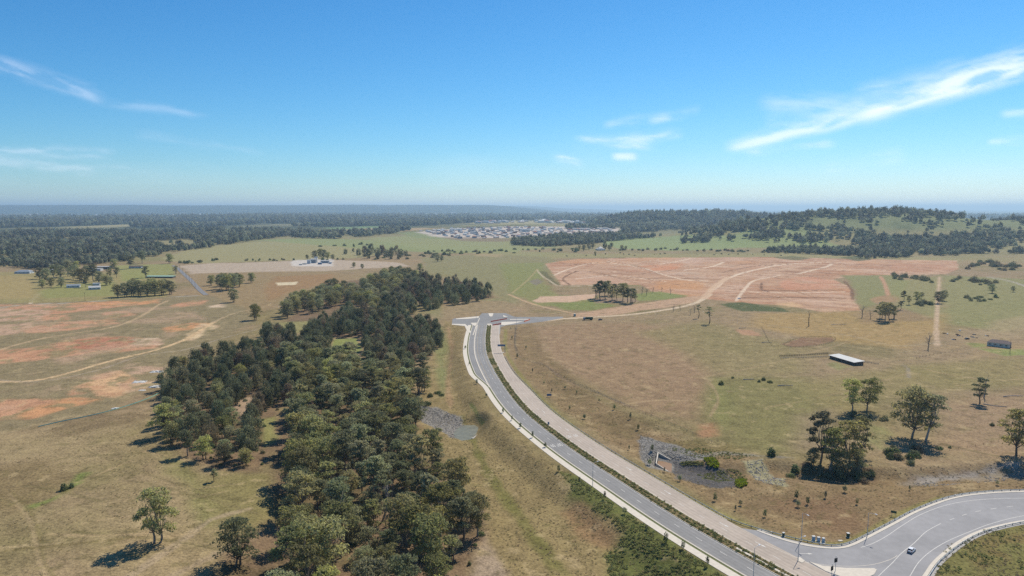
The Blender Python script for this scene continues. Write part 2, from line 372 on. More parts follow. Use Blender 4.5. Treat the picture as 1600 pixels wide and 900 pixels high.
# -- right country beyond the earthworks
paint([(940, 378), (1000, 370), (1060, 368), (1140, 374), (1190, 380), (1150, 388), (1050, 392), (960, 388)], col(140, 150, 98), 8, 100, 8, .95)
paint([(1120, 376), (1180, 370), (1250, 372), (1330, 378), (1340, 386), (1240, 390), (1150, 386)], col(138, 148, 94), 8, 100, 8, .9)
paint([(850, 398), (980, 396), (1200, 396), (1400, 400), (1500, 404), (1500, 412), (1200, 404), (950, 402), (860, 404)], col(152, 142, 98), 5, 60, 6, .85)
# -- the earthworks
EARTH = [(852, 412), (900, 405), (980, 403), (1100, 402), (1250, 402), (1400, 406), (1495, 407), (1498, 420), (1480, 428), (1400, 430), (1330, 432), (1300, 436), (1328, 448), (1335, 470), (1345, 485), (1290, 488), (1230, 478), (1150, 472), (1090, 466), (1020, 455), (1000, 445), (900, 445), (878, 445), (866, 430)]
paint(EARTH, col(188, 152, 122), 3, 30, 2.5, 1)
paint(EARTH, col(178, 138, 108), 0, 30, 2.5, .75, (70, -.1, .4)); paint(EARTH, col(204, 172, 146), 0, 30, 2.5, .6, (50, .0, .5))
i0 = near(gpoly(EARTH), 2); _ins = sd_poly(gx[i0], gy[i0], gpoly(EARTH)) < 0
ex_, ey_ = gx[i0], gy[i0]; wv = 60*fbm(ex_, ey_, 260, 91)
for amp_, c_, w1_, w2_ in ((.7, (146, 106, 80), 9, 150), (.38, (214, 184, 150), 7, 120), (.5, (176, 122, 86), 14, 90)):  # soil streaks, painted also for the shading lines of unmodelled benches
    st_ = fbm((ey_+.4*ex_+wv)/w1_*10, (ex_-.4*ey_+wv)/w2_*10, 10, int(w1_*7), 4); _al = (_ins*amp_*sst(.08, .45, st_))[:, None]
    cl[i0] = cl[i0]*(1-_al)+np.array(col(*c_))*_al
_al = (_ins*.5*sst(.1, .5, fbm(ex_, ey_, 130, 95, 5)))[:, None]; cl[i0] = cl[i0]*(1-_al)+np.array(col(200, 150, 106))*_al
for pts, c, a in [([(1005, 416), (1035, 412), (1070, 413), (1060, 420), (1020, 424)], col(206, 140, 100), .9), ([(1020, 440), (1060, 434), (1110, 438), (1095, 452), (1030, 452)], col(198, 146, 98), .85), ([(1215, 445), (1235, 432), (1270, 432), (1310, 440), (1312, 450), (1230, 455)], col(202, 142, 110), .8),
  ([(1045, 428), (1080, 424), (1105, 432), (1100, 438), (1060, 434)], col(194, 176, 156), .5), ([(1050, 403), (1170, 402), (1160, 408), (1070, 412)], col(196, 164, 142), .7), ([(1210, 474), (1240, 472), (1250, 478), (1225, 482)], col(214, 180, 134), .8), ([(870, 440), (930, 428), (990, 440), (950, 446), (880, 446)], col(196, 162, 136), .7), ([(1390, 420), (1400, 412), (1470, 415), (1490, 424), (1400, 426)], col(188, 142, 112), .8)]:
    paint(pts, c, 7, 40, 5, a*.7, (40, -.5, .2))
for pts, wd in [([(950, 410), (1000, 418), (1040, 430), (1075, 438), (1105, 439)], 5), ([(1030, 413), (1060, 408), (1080, 404)], 5), ([(1070, 422), (1110, 417), (1130, 410)], 6), ([(1110, 455), (1122, 446), (1135, 436), (1170, 424), (1220, 414), (1280, 410)], 7), ([(1245, 428), (1290, 417), (1300, 412)], 6), ([(900, 436), (960, 430), (1010, 436), (1040, 440)], 4), ([(866, 430), (890, 420), (920, 412), (960, 408)], 4), ([(1150, 470), (1165, 450), (1180, 438), (1220, 430)], 4), ([(1175, 456), (1250, 457), (1318, 456)], 5)]:
    line(pts, col(222, 198, 170), wd*1.15, 1.0, .92)
for pts, wd in [([(880, 425), (920, 424), (960, 432), (1000, 438)], 3), ([(885, 415), (940, 410), (1000, 410)], 3), ([(1180, 453), (1250, 454), (1316, 453)], 4), ([(1160, 465), (1250, 465), (1318, 466)], 5), ([(1320, 440), (1330, 452), (1332, 468)], 4), ([(945, 406), (990, 415), (1030, 428)], 2.5), ([(890, 445), (880, 435), (900, 424)], 3), ([(1130, 425), (1180, 416), (1240, 412)], 3), ([(1190, 442), (1190, 452), (1200, 456)], 3)]:
    line(pts, col(124, 94, 72), wd*1.25, .8, .9, 1.2)  # dark bench lines, the shading of their edges painted in
rg_ = random.Random(3)
for k in range(44):
    x0, y0 = rg_.uniform(880, 1420), rg_.uniform(405, 470); sl = rg_.uniform(-.12, .25); ln_ = rg_.uniform(30, 110)
    if k % 2: x0, y0, ln_ = rg_.uniform(900, 1320), rg_.uniform(406, 440), rg_.uniform(60, 160)
    pts_ = [(x0+ln_*u, y0+ln_*sl*u+3*math.sin(u*3+k)) for u in (0, .33, .66, 1)]
    if (sd_poly(np.array([p[0] for p in pts_]), np.array([p[1] for p in pts_]), np.array(EARTH, float)) < -2).all(): line(pts_, col(*rg_.choice([(212, 184, 152), (148, 112, 86), (140, 108, 84)])), rg_.uniform(2.0, 4.5), 1, .75)
paint([(842, 424), (852, 424), (868, 440), (878, 446), (860, 444)], col(104, 100, 68), 2, 15, 2, .85)
line([(838, 420), (846, 430), (858, 438), (872, 446), (900, 447), (935, 446)], col(205, 186, 156), 3, .8, .9)
line([(800, 458), (815, 446), (830, 432), (840, 420)], col(168, 152, 108), 3.5, 1, .8)
paint([(824, 440), (840, 435), (850, 440), (838, 446)], col(134, 122, 112), 2, 15, 2, .7)
paint([(1120, 475), (1160, 472), (1225, 482), (1230, 487), (1160, 486)], col(82, 92, 56), 3, 20, 3, .9)
paint([(1310, 430), (1390, 430), (1420, 440), (1400, 470), (1345, 482), (1335, 450), (1328, 438)], col(136, 134, 88), 4, 40, 5, .9)
line([(1376, 432), (1383, 445), (1388, 462)], col(190, 146, 116), 6, 1.5, .9)
paint([(1360, 464), (1400, 460), (1410, 470), (1370, 475)], col(176, 132, 104), 5, 25, 4, .6)
paint([(1205, 402), (1240, 400), (1270, 404), (1240, 407)], col(96, 100, 62), 5, 40, 6, .8); paint([(1310, 402), (1340, 400), (1366, 405), (1340, 408)], col(84, 92, 58), 5, 40, 6, .8)
# -- haul road from the junction, spoil strip and basin
paint([(890, 492), (960, 480), (1030, 470), (1085, 463), (1110, 462), (1080, 474), (1000, 486), (940, 494), (900, 497)], col(186, 154, 124), 3, 25, 2, .95)
line([(846, 502), (880, 498), (920, 496), (980, 492), (1040, 484), (1085, 474), (1110, 460)], col(208, 186, 156), 7, 1, .95)
line([(1100, 466), (1112, 452), (1124, 442), (1140, 432)], col(206, 174, 142), 10, 2, .9)
paint([(832, 470), (845, 463), (890, 462), (935, 459), (925, 467), (890, 472), (840, 473)], col(204, 172, 144), 2, 15, 1.5, .95)
line([(795, 460), (830, 474), (870, 484), (900, 491)], col(198, 166, 130), 4, 1, .9)
paint([(860, 475), (930, 470), (960, 478), (920, 485), (880, 484)], col(126, 134, 76), 3, 25, 4, .85)
paint([(990, 460), (1030, 455), (1075, 462), (1040, 468), (1000, 470)], col(130, 138, 80), 3, 25, 4, .85)
paint([(926, 466), (990, 466), (1000, 472), (930, 474)], col(150, 128, 108), 2, 15, 3, .8)
# -- right paddocks
paint([(1180, 490), (1330, 486), (1500, 490), (1470, 515), (1420, 545), (1250, 525), (1180, 510)], col(168, 140, 90), 5, 60, 12, .75)
paint([(1330, 490), (1400, 480), (1460, 480), (1460, 500), (1350, 505)], col(140, 118, 92), 4, 40, 8, .6)
paint([(1470, 430), (1700, 440), (1700, 500), (1560, 520), (1475, 505)], col(138, 136, 88), 5, 60, 10, .8)
paint([(1390, 440), (1470, 430), (1470, 500), (1400, 480)], col(140, 138, 88), 5, 50, 8, .7)
line([(1468, 432), (1466, 460), (1464, 490), (1463, 520), (1464, 540)], col(194, 168, 138), 4.5, 1, .9)
line([(1540, 432), (1580, 440), (1640, 460)], col(176, 166, 150), 6, 1, .85)
paint([(1560, 500), (1640, 490), (1640, 520), (1580, 528), (1500, 530)], col(166, 146, 112), 5, 40, 8, .6)
paint([(840, 512), (900, 505), (1000, 505), (1080, 520), (1110, 570), (1120, 630), (1090, 660), (1000, 640), (920, 600), (850, 560)], col(154, 127, 98), 6, 60, 14, .85)
paint([(1000, 520), (1100, 500), (1250, 540), (1260, 580), (1150, 600), (1080, 560)], col(140, 128, 86), 6, 60, 14, .7)
paint([(1110, 590), (1260, 590), (1280, 640), (1240, 710), (1150, 700), (1110, 650)], col(130, 124, 78), 6, 50, 12, .75)
paint([(1250, 600), (1420, 570), (1600, 560), (1600, 600), (1420, 620), (1300, 640)], col(142, 130, 84), 6, 60, 12, .7)
paint([(1240, 650), (1300, 640), (1290, 700), (1240, 705)], col(150, 130, 104), 5, 40, 10, .7)
paint([(1460, 630), (1600, 610), (1640, 680), (1600, 720), (1480, 700)], col(156, 131, 102), 6, 50, 12, .8)
paint([(1120, 592), (1150, 640), (1125, 680), (1105, 640)], col(128, 128, 76), 5, 40, 8, .6)
line([(1040, 562), (1075, 572), (1105, 595), (1122, 622), (1110, 650)], col(168, 142, 110), 2.2, .8, .55)
paint([(1095, 665), (1112, 662), (1118, 680), (1098, 682)], col(172, 122, 92), 3, 15, 4, .6)
paint([(1145, 514), (1175, 516), (1190, 525), (1160, 524)], col(178, 138, 108), 2, 15, 2, .8)
paint([(1222, 538), (1250, 528), (1300, 527), (1303, 533), (1280, 539), (1240, 542)], col(138, 108, 84), 1.5, 12, 1.5, .9)
line([(1200, 508), (1260, 515), (1330, 525), (1400, 540), (1470, 535)], col(164, 148, 118), 3, 1, .6)
line([(1410, 570), (1418, 575), (1420, 590)], col(150, 138, 128), 3, 1, .5)
line([(1440, 575), (1480, 585), (1530, 592)], col(170, 146, 108), 2.5, 1, .6)
paint([(1530, 545), (1600, 545), (1610, 555), (1570, 556)], col(120, 150, 66), 2.5, 14, 2.5, .5); paint([(1505, 535), (1540, 537), (1545, 543), (1520, 543)], col(124, 148, 70), 2.5, 14, 2.5, .5)
paint([(1300, 565), (1320, 572), (1310, 578), (1295, 570)], col(132, 140, 84), 4, 10, 3, .5); paint([(1360, 665), (1385, 668), (1375, 700), (1355, 690)], col(132, 138, 82), 5, 12, 5, .5)
# -- verges of the main road
paint([(790, 520), (830, 505), (850, 545), (900, 600), (960, 640), (1090, 700), (1240, 740), (1600, 745), (1600, 768), (1480, 775), (1380, 820), (1330, 848), (1230, 835), (1100, 780), (950, 690), (850, 620), (805, 570)], col(138, 116, 84), 3, 16, 4, .9)
paint([(860, 560), (900, 590), (1000, 650), (1080, 690), (1180, 720), (1100, 700), (960, 680), (900, 630), (850, 590)], col(112, 96, 66), 4, 22, 5, .55, (20, -.2, .3))
paint([(1200, 780), (1400, 770), (1330, 835), (1240, 820)], col(126, 98, 74), 4, 22, 5, .6, (25, -.25, .25))
paint([(1030, 690), (1100, 690), (1180, 700), (1150, 712), (1080, 712)], col(120, 106, 66), 4, 16, 4, .7)
line([(790, 515), (790, 545), (805, 575), (835, 612), (880, 655), (940, 700), (1010, 742), (1100, 790), (1180, 825), (1250, 843), (1310, 850), (1345, 838), (1400, 806), (1470, 778)], col(138, 130, 78), 3.2, 1.2, .85)
line([(806, 512), (805, 540), (815, 560), (850, 570), (880, 592), (930, 612), (985, 635)], col(112, 100, 84), 1.8, .6, .7)
line([(850, 562), (880, 592), (940, 620), (1000, 640), (1080, 670)], col(150, 122, 96), 2.0, .6, .35)
# -- left verge and strip between road and trees
paint([(690, 500), (722, 506), (724, 545), (735, 590), (770, 640), (850, 710), (950, 790), (1100, 890), (1140, 930), (800, 930), (760, 860), (740, 780), (690, 720), (650, 690), (655, 620), (665, 570), (690, 545)], col(146, 128, 88), 3, 25, 5, .9)
paint([(675, 520), (690, 510), (700, 540), (698, 600), (690, 620), (680, 580)], col(128, 134, 84), 3, 30, 5, .7)
for o in (0, 26, 52): line([(722+o*.3, 650+o), (760+o*.5, 740+o*.5), (800+o*.6, 800+o*.5), (850+o*.6, 870+o*.4), (880+o, 940)], col(116, 112, 62), 3.2, 1.5, .6, 1.5)
line([(700, 510), (706, 545), (700, 600), (705, 640)], col(170, 136, 104), 3, 1.2, .5, 1.5)
line([(735, 630), (745, 645), (755, 662)], col(100, 112, 58), 2, .8, .7)
paint([(875, 738), (905, 742), (960, 775), (1010, 808), (1065, 850), (1140, 905), (1140, 940), (960, 940), (945, 870), (975, 835), (930, 800), (900, 772)], col(96, 104, 52), 3, 12, 3, .85)
paint([(905, 790), (960, 830), (955, 860), (910, 840), (880, 800)], col(150, 116, 84), 3, 15, 4, .6)
paint([(735, 905), (745, 830), (760, 830), (790, 890), (800, 930), (735, 930)], col(168, 148, 124), 2, 12, 2.5, .9)
# -- near left paddock
paint([(-80, 690), (240, 640), (330, 740), (330, 930), (-80, 930)], col(170, 148, 112), 8, 40, 14, .6, (60, -.4, .3))
paint([(245, 705), (280, 712), (318, 750), (340, 790), (325, 820), (300, 800), (290, 760)], col(134, 130, 80), 3, 20, 5, .75)
paint([(300, 740), (420, 740), (440, 800), (360, 850), (330, 800)], col(130, 122, 76), 3, 18, 5, .6)
paint([(-40, 735), (60, 720), (120, 745), (100, 770), (40, 800), (-40, 800)], col(128, 110, 76), 4, 30, 8, .7)
line([(50, 792), (85, 778), (118, 755), (128, 742)], col(112, 130, 62), 3, 2, .7, 2)
line([(20, 770), (52, 808), (64, 850), (70, 880), (96, 920)], col(122, 110, 70), 1.2, .6, .5); line([(14, 772), (44, 810), (56, 850), (62, 880), (86, 920)], col(172, 150, 114), 1.2, .6, .45); line([(-20, 857), (80, 850), (160, 841), (235, 834)], col(172, 150, 114), 1.2, .6, .4)
line([(-20, 861), (80, 854), (160, 845), (235, 838)], col(116, 102, 64), 1.8, .8, .6); line([(160, 780), (172, 800), (182, 806)], col(170, 148, 116), 2, 1, .4)
line([(180, 915), (240, 875), (290, 840), (330, 812), (390, 795)], col(172, 152, 124), 2.5, 1, .6, 1); line([(250, 910), (330, 870), (400, 835)], col(166, 146, 120), 3, 1.5, .5, 1.5)
paint([(60, 670), (250, 625), (262, 640), (220, 660), (60, 690)], col(116, 98, 72), 4, 20, 5, .55, (20, -.2, .3))
rg_ = random.Random(11)
for k in range(44):
    if k < 26: x0, y0, L_ = rg_.uniform(820, 1560), rg_.uniform(510, 700), rg_.uniform(60, 260)
    else: x0, y0, L_ = rg_.uniform(-20, 230), rg_.uniform(690, 880), rg_.uniform(80, 260)
    sl = rg_.uniform(-.25, .3); pts_ = [(x0+L_*u, y0+L_*sl*u+8*math.sin(u*2.5+k)) for u in (0, .25, .5, .75, 1)]
    line(pts_, col(*rg_.choice([(178, 154, 116), (116, 106, 70), (170, 146, 110), (122, 110, 76)])), rg_.uniform(.8, 2.0), .6, .55, .5, 8)
spk = sst(.25, .6, fbm(gx, gy, 4.5, 97, 3)); mix(spk*.42*(gr < 900), col(106, 98, 60)); spk = sst(.3, .65, fbm(gx, gy, 5.5, 99, 3)); mix(spk*.40*(gr < 900), col(190, 168, 126))
# -- floor of the woods
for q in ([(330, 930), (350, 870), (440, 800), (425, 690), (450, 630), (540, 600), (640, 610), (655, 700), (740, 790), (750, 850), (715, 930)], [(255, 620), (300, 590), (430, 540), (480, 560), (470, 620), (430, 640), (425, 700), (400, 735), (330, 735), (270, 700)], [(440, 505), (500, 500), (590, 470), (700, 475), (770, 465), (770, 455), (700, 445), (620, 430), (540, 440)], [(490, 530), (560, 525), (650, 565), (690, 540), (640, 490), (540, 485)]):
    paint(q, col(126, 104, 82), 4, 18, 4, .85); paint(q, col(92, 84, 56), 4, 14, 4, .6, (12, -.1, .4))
paint([(512, 560), (520, 530), (555, 528), (566, 545), (548, 565), (530, 572)], col(136, 142, 82), 1.5, 12, 1.5, .95)
paint([(430, 505), (500, 500), (560, 490), (520, 510), (440, 525)], col(146, 140, 92), 3, 20, 3, .8)
paint([(365, 640), (380, 622), (410, 620), (405, 640), (375, 652)], col(170, 146, 120), 2, 12, 2, .8); paint([(405, 660), (430, 650), (435, 690), (412, 700)], col(140, 138, 84), 2, 12, 2, .8)
# -- stone lined basins
paint([(640, 640), (660, 634), (690, 640), (728, 660), (718, 676), (706, 684), (660, 660)], col(150, 145, 136), 2.5, 8, 1.5, .9)
paint([(1000, 680), (1035, 690), (1085, 706), (1110, 715), (1080, 722), (1050, 738), (1010, 730), (998, 705)], col(142, 139, 132), 2.2, 6, 1.2, .9)
paint([(1052, 722), (1090, 726), (1130, 735), (1150, 748), (1150, 762), (1110, 762), (1060, 748), (1050, 738)], col(104, 100, 96), 2.2, 6, 1.2, .95)
paint([(1165, 722), (1190, 718), (1228, 750), (1225, 760), (1195, 756)], col(166, 160, 124), 2.2, 6, 1.2, .85)
line([(1420, 756), (1480, 748), (1540, 746), (1600, 738)], col(150, 142, 128), 6, 2.5, .55, 3.5, 6); line([(1440, 752), (1500, 745), (1560, 730), (1600, 722)], col(158, 152, 144), 3.5, 1.5, .6, 1.5, 6)
paint([(1225, 735), (1400, 735), (1500, 725), (1600, 722), (1600, 745), (1400, 755), (1230, 760)], col(122, 98, 76), 4, 14, 4, .45, (15, -.1, .35))
line([(1085, 713), (1130, 708), (1180, 712), (1240, 715)], col(140, 138, 132), 3, 1, .5, 2, 6)
paint([(1470, 850), (1530, 826), (1620, 812), (1640, 930), (1440, 930)], col(120, 116, 66), 3, 14, 3, .9); paint([(1520, 850), (1620, 830), (1620, 930), (1530, 930)], col(134, 112, 72), 3, 14, 4, .6, (12, -.15, .3))
# -- far housing estate ground and hill cover
paint([(650, 362), (720, 357), (800, 354), (900, 354), (965, 356), (975, 362), (900, 368), (800, 371), (720, 374), (680, 370)], col(200, 186, 172), 15, 120, 20, .9)
paint([(690, 371), (740, 371), (800, 373), (790, 378), (720, 377)], col(136, 118, 92), 10, 100, 15, .8)
hillm = sst(35, 60, gz)*(gr > 1700)*(gr < 3600)
mix(hillm*.9, col(122, 128, 86)); mix(hillm*sst(.1, .5, fbm(gx, gy, 90, 93))*.8, col(92, 100, 64))
mix(sst(40, 60, gz)*(gr > 3600)*(gr < 6500), col(62, 74, 48))
cl = np.clip(cl, .005, .9)
v = np.stack([gx, gy, gz], 1)
ii = np.arange((nr-1)*nc).reshape(nr-1, nc); jj = np.roll(ii, -1, 1)
q = np.stack([ii, jj, jj+nc, ii+nc], -1).reshape(-1, 4)
gmat = bpy.data.materials.new('ground'); gmat.use_nodes = True
n = NT(gmat.node_tree); b = n.n['Principled BSDF']; b.inputs['Roughness'].default_value = .95; b.inputs['Specular IOR Level'].default_value = .05
att = n.new('ShaderNodeVertexColor', layer_name='soil').outputs[0]
oc = n.new('ShaderNodeTexCoord').outputs['Object']
a1 = n.noise(oc, .9, 3, .7); a2 = n.noise(oc, .11, 3, .65)
f1 = n.m('MULTIPLY', n.ramp(a1, .3, .7, .58, 1.38, False), n.ramp(a2, .3, .7, .78, 1.22, False))
cc = n.new('ShaderNodeCombineXYZ', ins={0: f1, 1: f1, 2: f1}).outputs[0]
cm = n.mixc(1.0, att, cc, 'MULTIPLY')
cm = n.mixc(n.ramp(n.m('ADD', n.m('MULTIPLY', a1, .5), n.m('MULTIPLY', a2, .5)), .52, .66, 0, .25), cm, (*col(108, 104, 58), 1))
n.l.new(cm, b.inputs['Base Color'])
bp = n.new('ShaderNodeBump', ins={'Strength': .6, 'Distance': .6, 'Height': n.noise(oc, 1.1, 2, .7)}); n.l.new(bp.outputs[0], b.inputs['Normal'])
gm = fast_mesh('ground', v, quads=q, mats=gmat)
ca = gm.color_attributes.new('soil', 'FLOAT_COLOR', 'POINT')
ca.data.foreach_set('color', np.concatenate([cl, np.ones((len(cl), 1))], 1).astype(np.float32).ravel())
gm.polygons.foreach_set('use_smooth', np.ones(len(gm.polygons), bool))
ground = tag(link('ground', gm), 'dry tan and olive grassland with bare red earth', None, None, 'structure')
# high thin cirrus: a level sheet of ice cloud seven kilometres up, its thickness varying over it
cxp, cyp = np.meshgrid(np.arange(-500, 2101, 4.0), np.concatenate([np.arange(40, 300, 2.5), np.arange(300, 313, 2)]))
sh = cxp.shape; cxp = cxp.ravel(); cyp = cyp.ravel()
wx = fbm(cxp, cyp*2.5, 90, 5, 4)*16
def streak(p0, p1, w0, w1, st, up=1.0, soft=.16):
    (x0, y0), (x1, y1) = p0, p1; L = math.hypot(x1-x0, y1-y0); c, s = (x1-x0)/L, (y1-y0)/L
    a = ((cxp-x0)*c+(cyp-y0)*s)/L; bb = -(cxp-x0)*s+(cyp-y0)*c; bb = -bb+wx*.35
    t = bb/np.maximum(w0+(w1-w0)*a, 2); t = np.where(t > 0, t/up, t)
    fib = .12+.88*sst(-.3, .5, fbm(a*L/6, bb, 10, int(x0)+900, 5))
    return st*np.exp(-t*t)*sst(-.02, soft, a)*sst(1.02, 1-soft, a)*fib
den = sum(streak(*q) for q in [
 ((1130, 232), (1345, 180), 6, 10, .75, 1.5), ((1310, 192), (1640, 92), 8, 15, 1.15, 1.7, .22), ((1320, 178), (1520, 118), 16, 26, .4), ((1600, 100), (2000, -10), 16, 20, .7),
 ((1180, 158), (1420, 172), 12, 18, .22), ((1330, 140), (1520, 120), 10, 10, .2), ((1010, 190), (1100, 172), 6, 6, .2), ((940, 197), (1050, 180), 7, 7, .2), ((1190, 195), (1330, 168), 12, 14, .2),
 ((893, 212), (1035, 230), 5, 11, .95, 1, .4), ((960, 222), (1070, 205), 8, 8, .42), ((862, 249), (914, 259), 5, 6, .9, 1, .3), ((953, 246), (999, 247), 5, 6, .65, 1, .3),
 ((1160, 236), (1310, 224), 5, 6, .38), ((-90, 74), (165, 158), 11, 8, .26, 1.4), ((120, 150), (330, 186), 7, 5, .13), ((-300, 30), (-60, 86), 14, 11, .4), ((-80, 232), (190, 238), 9, 7, .24), ((-60, 246), (300, 276), 10, 7, .18), ((200, 208), (420, 240), 8, 6, .08),
 ((1560, 182), (1680, 170), 7, 7, .3), ((1540, 222), (1620, 216), 6, 6, .3), ((1280, 268), (1420, 240), 12, 10, .16), ((1700, 210), (2000, 160), 12, 12, .4), ((-400, 180), (-120, 215), 10, 10, .35)])
den = den+.05*sst(.2, .8, fbm(cxp, cyp*3, 420, 8, 5))
den = np.clip(1-np.exp(-den*1.25), 0, .93)*sst(312, 290, cyp)*sst(-500, -350, cxp)*sst(2100, 1950, cxp)*sst(40, 60, cyp)
dr = rays(np.stack([cxp, cyp], 1)); tt = (7000-H)/dr[:, 2]
cmat = bpy.data.materials.new('cirrus'); cmat.use_nodes = True; n = NT(cmat.node_tree); n.n.clear()
vc = n.new('ShaderNodeVertexColor', layer_name='ice').outputs[0]
tl = n.new('ShaderNodeBsdfTranslucent', ins={'Color': (.93, .93, .93, 1)}); tp = n.new('ShaderNodeBsdfTransparent')
mx = n.new('ShaderNodeMixShader', ins={0: vc, 1: tp.outputs[0], 2: tl.outputs[0]}); n.l.new(mx.outputs[0], n.new('ShaderNodeOutputMaterial').inputs[0])
k = np.arange(sh[0]*sh[1]).reshape(sh); q = np.stack([k[:-1, :-1], k[:-1, 1:], k[1:, 1:], k[1:, :-1]], -1).reshape(-1, 4)
q = q[den[q].max(1) > .012]
use, inv = np.unique(q.ravel(), return_inverse=True)
cme = fast_mesh('cirrus', np.stack([dr[use, 0]*tt[use], dr[use, 1]*tt[use], np.full(len(use), 7000.0)+.02*np.hypot(dr[use, 0], dr[use, 1])], 1), quads=inv.reshape(-1, 4), mats=cmat)
ca = cme.color_attributes.new('ice', 'FLOAT_COLOR', 'POINT'); dd = den[use]
ca.data.foreach_set('color', np.stack([dd, dd, dd, np.ones_like(dd)], 1).astype(np.float32).ravel())
cirrus = tag(link('sky_cirrus', cme), 'thin white streaks of cirrus cloud high in the blue sky', None, None, 'structure')
# the air
hm = bpy.data.materials.new('haze'); hm.use_nodes = True; n = NT(hm.node_tree); n.n.clear()
pv = n.new('ShaderNodeVolumePrincipled', ins={'Color': (.60, .83, 1.0, 1), 'Density': 6.4e-5, 'Anisotropy': .25, 'Density Attribute': '', 'Temperature Attribute': ''})
n.l.new(pv.outputs[0], n.new('ShaderNodeOutputMaterial').inputs['Volume'])
mb = MB(); mb.box(-80000, 80000, -80000, 80000, float(gz.min())-1.5, max(float(gz.max()), H)+15)
haze = tag(link('haze', mb.me('haze', hm)), None, None, None, 'stuff')

# ------------------------------------------------------------------ roads
ASPH = mat('asphalt', col(141, 139, 135), .85, .07, .6, 0, .25, var2=.07, scale2=.06)
SEAL = mat('pale seal', col(184, 170, 154), .9, .07, .5, 0, .2, var2=.07, scale2=.05)
JSEAL = mat('junction seal', col(158, 156, 154), .9, .05, .4, 0, .2, var2=.08, scale2=.05)
def worn(m, first, lane):                      # darker wheel paths, streaked along the lanes, and old patches
    n = NT(m.node_tree); b = n.n['Principled BSDF']; old = b.inputs['Base Color'].links[0].from_socket
    uv_ = n.new('ShaderNodeUVMap', uv_map='lane').outputs[0]; sp = n.new('ShaderNodeSeparateXYZ'); n.l.new(uv_, sp.inputs[0])
    ph = n.m('MULTIPLY', n.m('SUBTRACT', sp.outputs[1], first), 2*math.pi/lane)
    wv_ = n.m('MULTIPLY', n.m('ADD', n.m('COSINE', ph), 1.0), .5)
    st = n.noise(n.new('ShaderNodeMapping', ins={'Scale': (.04, .9, 1), 'Vector': uv_}).outputs[0], 1.5, 3)
    f = n.m('ADD', n.m('SUBTRACT', 1.03, n.m('MULTIPLY', wv_, .10)), n.ramp(st, .3, .7, -.07, .07))
    c = n.new('ShaderNodeCombineXYZ', ins={0: f, 1: f, 2: f}).outputs[0]; n.put(b.inputs['Base Color'], n.mixc(1.0, old, c, 'MULTIPLY'))
worn(ASPH, 1.6, 1.75); worn(SEAL, 1.6, 1.75)
CONC = mat('pale concrete', col(216, 206, 188), .85, .08, .8)
CONCG = mat('grey concrete', col(176, 172, 164), .85, .1, .8)
WHITE = mat('road paint', col(212, 208, 198), .7, .18, 2.5)
YELL = mat('yellow paint', col(206, 176, 112), .7, .15, 2.5)
STEEL = mat('galvanised steel', col(178, 186, 190), .55, .08, 2, 0, .5, .3)
DARK = mat('dark metal and shade', col(58, 60, 62), .6, .1, 2)
SOILM = mat('median soil', col(122, 108, 72), .95, .25, .7, var2=.15, scale2=.1)
VERGE = mat('clipped verge', col(104, 108, 66), .95, .25, .9)
nM = len(MED); Ys = MED[:, 1]
def off(o): return MED+MED_N*(np.full(nM, o) if np.isscalar(o) else o)[:, None]
tp = sst(425, 500, Ys)
WR = 2.4+8.0*tp+11.0*(1-tp)                    # outer edge of the right hand carriageway
WL = 11.7+5.4*sst(448, 495, Ys)                # left kerb, wider where the bus bay begins
def strip(name, Pa, Pb, z, m, th=0.0, parent=None, **kw):
    n_ = len(Pa); za = z+th
    if th == 0:
        v = [(p[0], p[1], z) for p in Pa]+[(p[0], p[1], z) for p in Pb]
        f = [(i, i+1, n_+i+1, n_+i) for i in range(n_-1)]
    else:
        v = [(p[0], p[1], z) for p in Pa]+[(p[0], p[1], za) for p in Pa]+[(p[0], p[1], za) for p in Pb]+[(p[0], p[1], z) for p in Pb]
        f = [(k*n_+i, k*n_+i+1, (k+1)*n_+i+1, (k+1)*n_+i) for k in range(3) for i in range(n_-1)]
        f += [(0, n_, 2*n_, 3*n_), (n_-1, 4*n_-1, 3*n_-1, 2*n_-1)]
    me = mesh(name, v, f, m)
    if th == 0 and me.polygons[0].normal.z < 0: me.flip_normals()
    if th == 0 and name == 'road':
        uvl = me.uv_layers.new(name='lane'); s_ = np.concatenate([[0], np.cumsum(np.linalg.norm(np.diff(Pa, axis=0), axis=1))]); w_ = np.linalg.norm(Pa-Pb, axis=1)
        for lp in me.loops: i = lp.vertex_index; uvl.data[lp.index].uv = (s_[i % n_], 0.0 if i < n_ else w_[i-n_])
    o = link(name, me, parent)
    if kw: tag(o, **kw)
    return o
def slab(name, P, z, m, th=0.0, parent=None, **kw):
    bm = bmesh.new(); vs = [bm.verts.new((float(p[0]), float(p[1]), z+th)) for p in P]; f = bm.faces.new(vs)
    f.normal_update()
    if f.normal.z < 0: f.normal_flip()
    if th:
        lo = [bm.verts.new((v.co.x, v.co.y, z)) for v in vs]; k = len(vs)
        for i in range(k): bm.faces.new((vs[i], vs[(i+1) % k], lo[(i+1) % k], lo[i]))
        bmesh.ops.recalc_face_normals(bm, faces=bm.faces[:])
    bmesh.ops.triangulate(bm, faces=[g for g in bm.faces if len(g.verts) > 4])
    me = bpy.data.meshes.new(name); bm.to_mesh(me); bm.free(); me.materials.append(m); o = link(name, me, parent)
    if kw: tag(o, **kw)
    return o
ST = 'structure'
road_l = strip('road', off(-2.4), off(-WL), .050, ASPH, kind=ST, label='dark grey asphalt carriageway beside the white shared path')
road_r = strip('road', off(2.4), off(WR), .058, SEAL, kind=ST, label='pale sealed carriageway beside the guard rail')
strip('median', off(-2.2), off(2.2), .06, SOILM, .12, kind=ST, label='planted median strip between the carriageways')
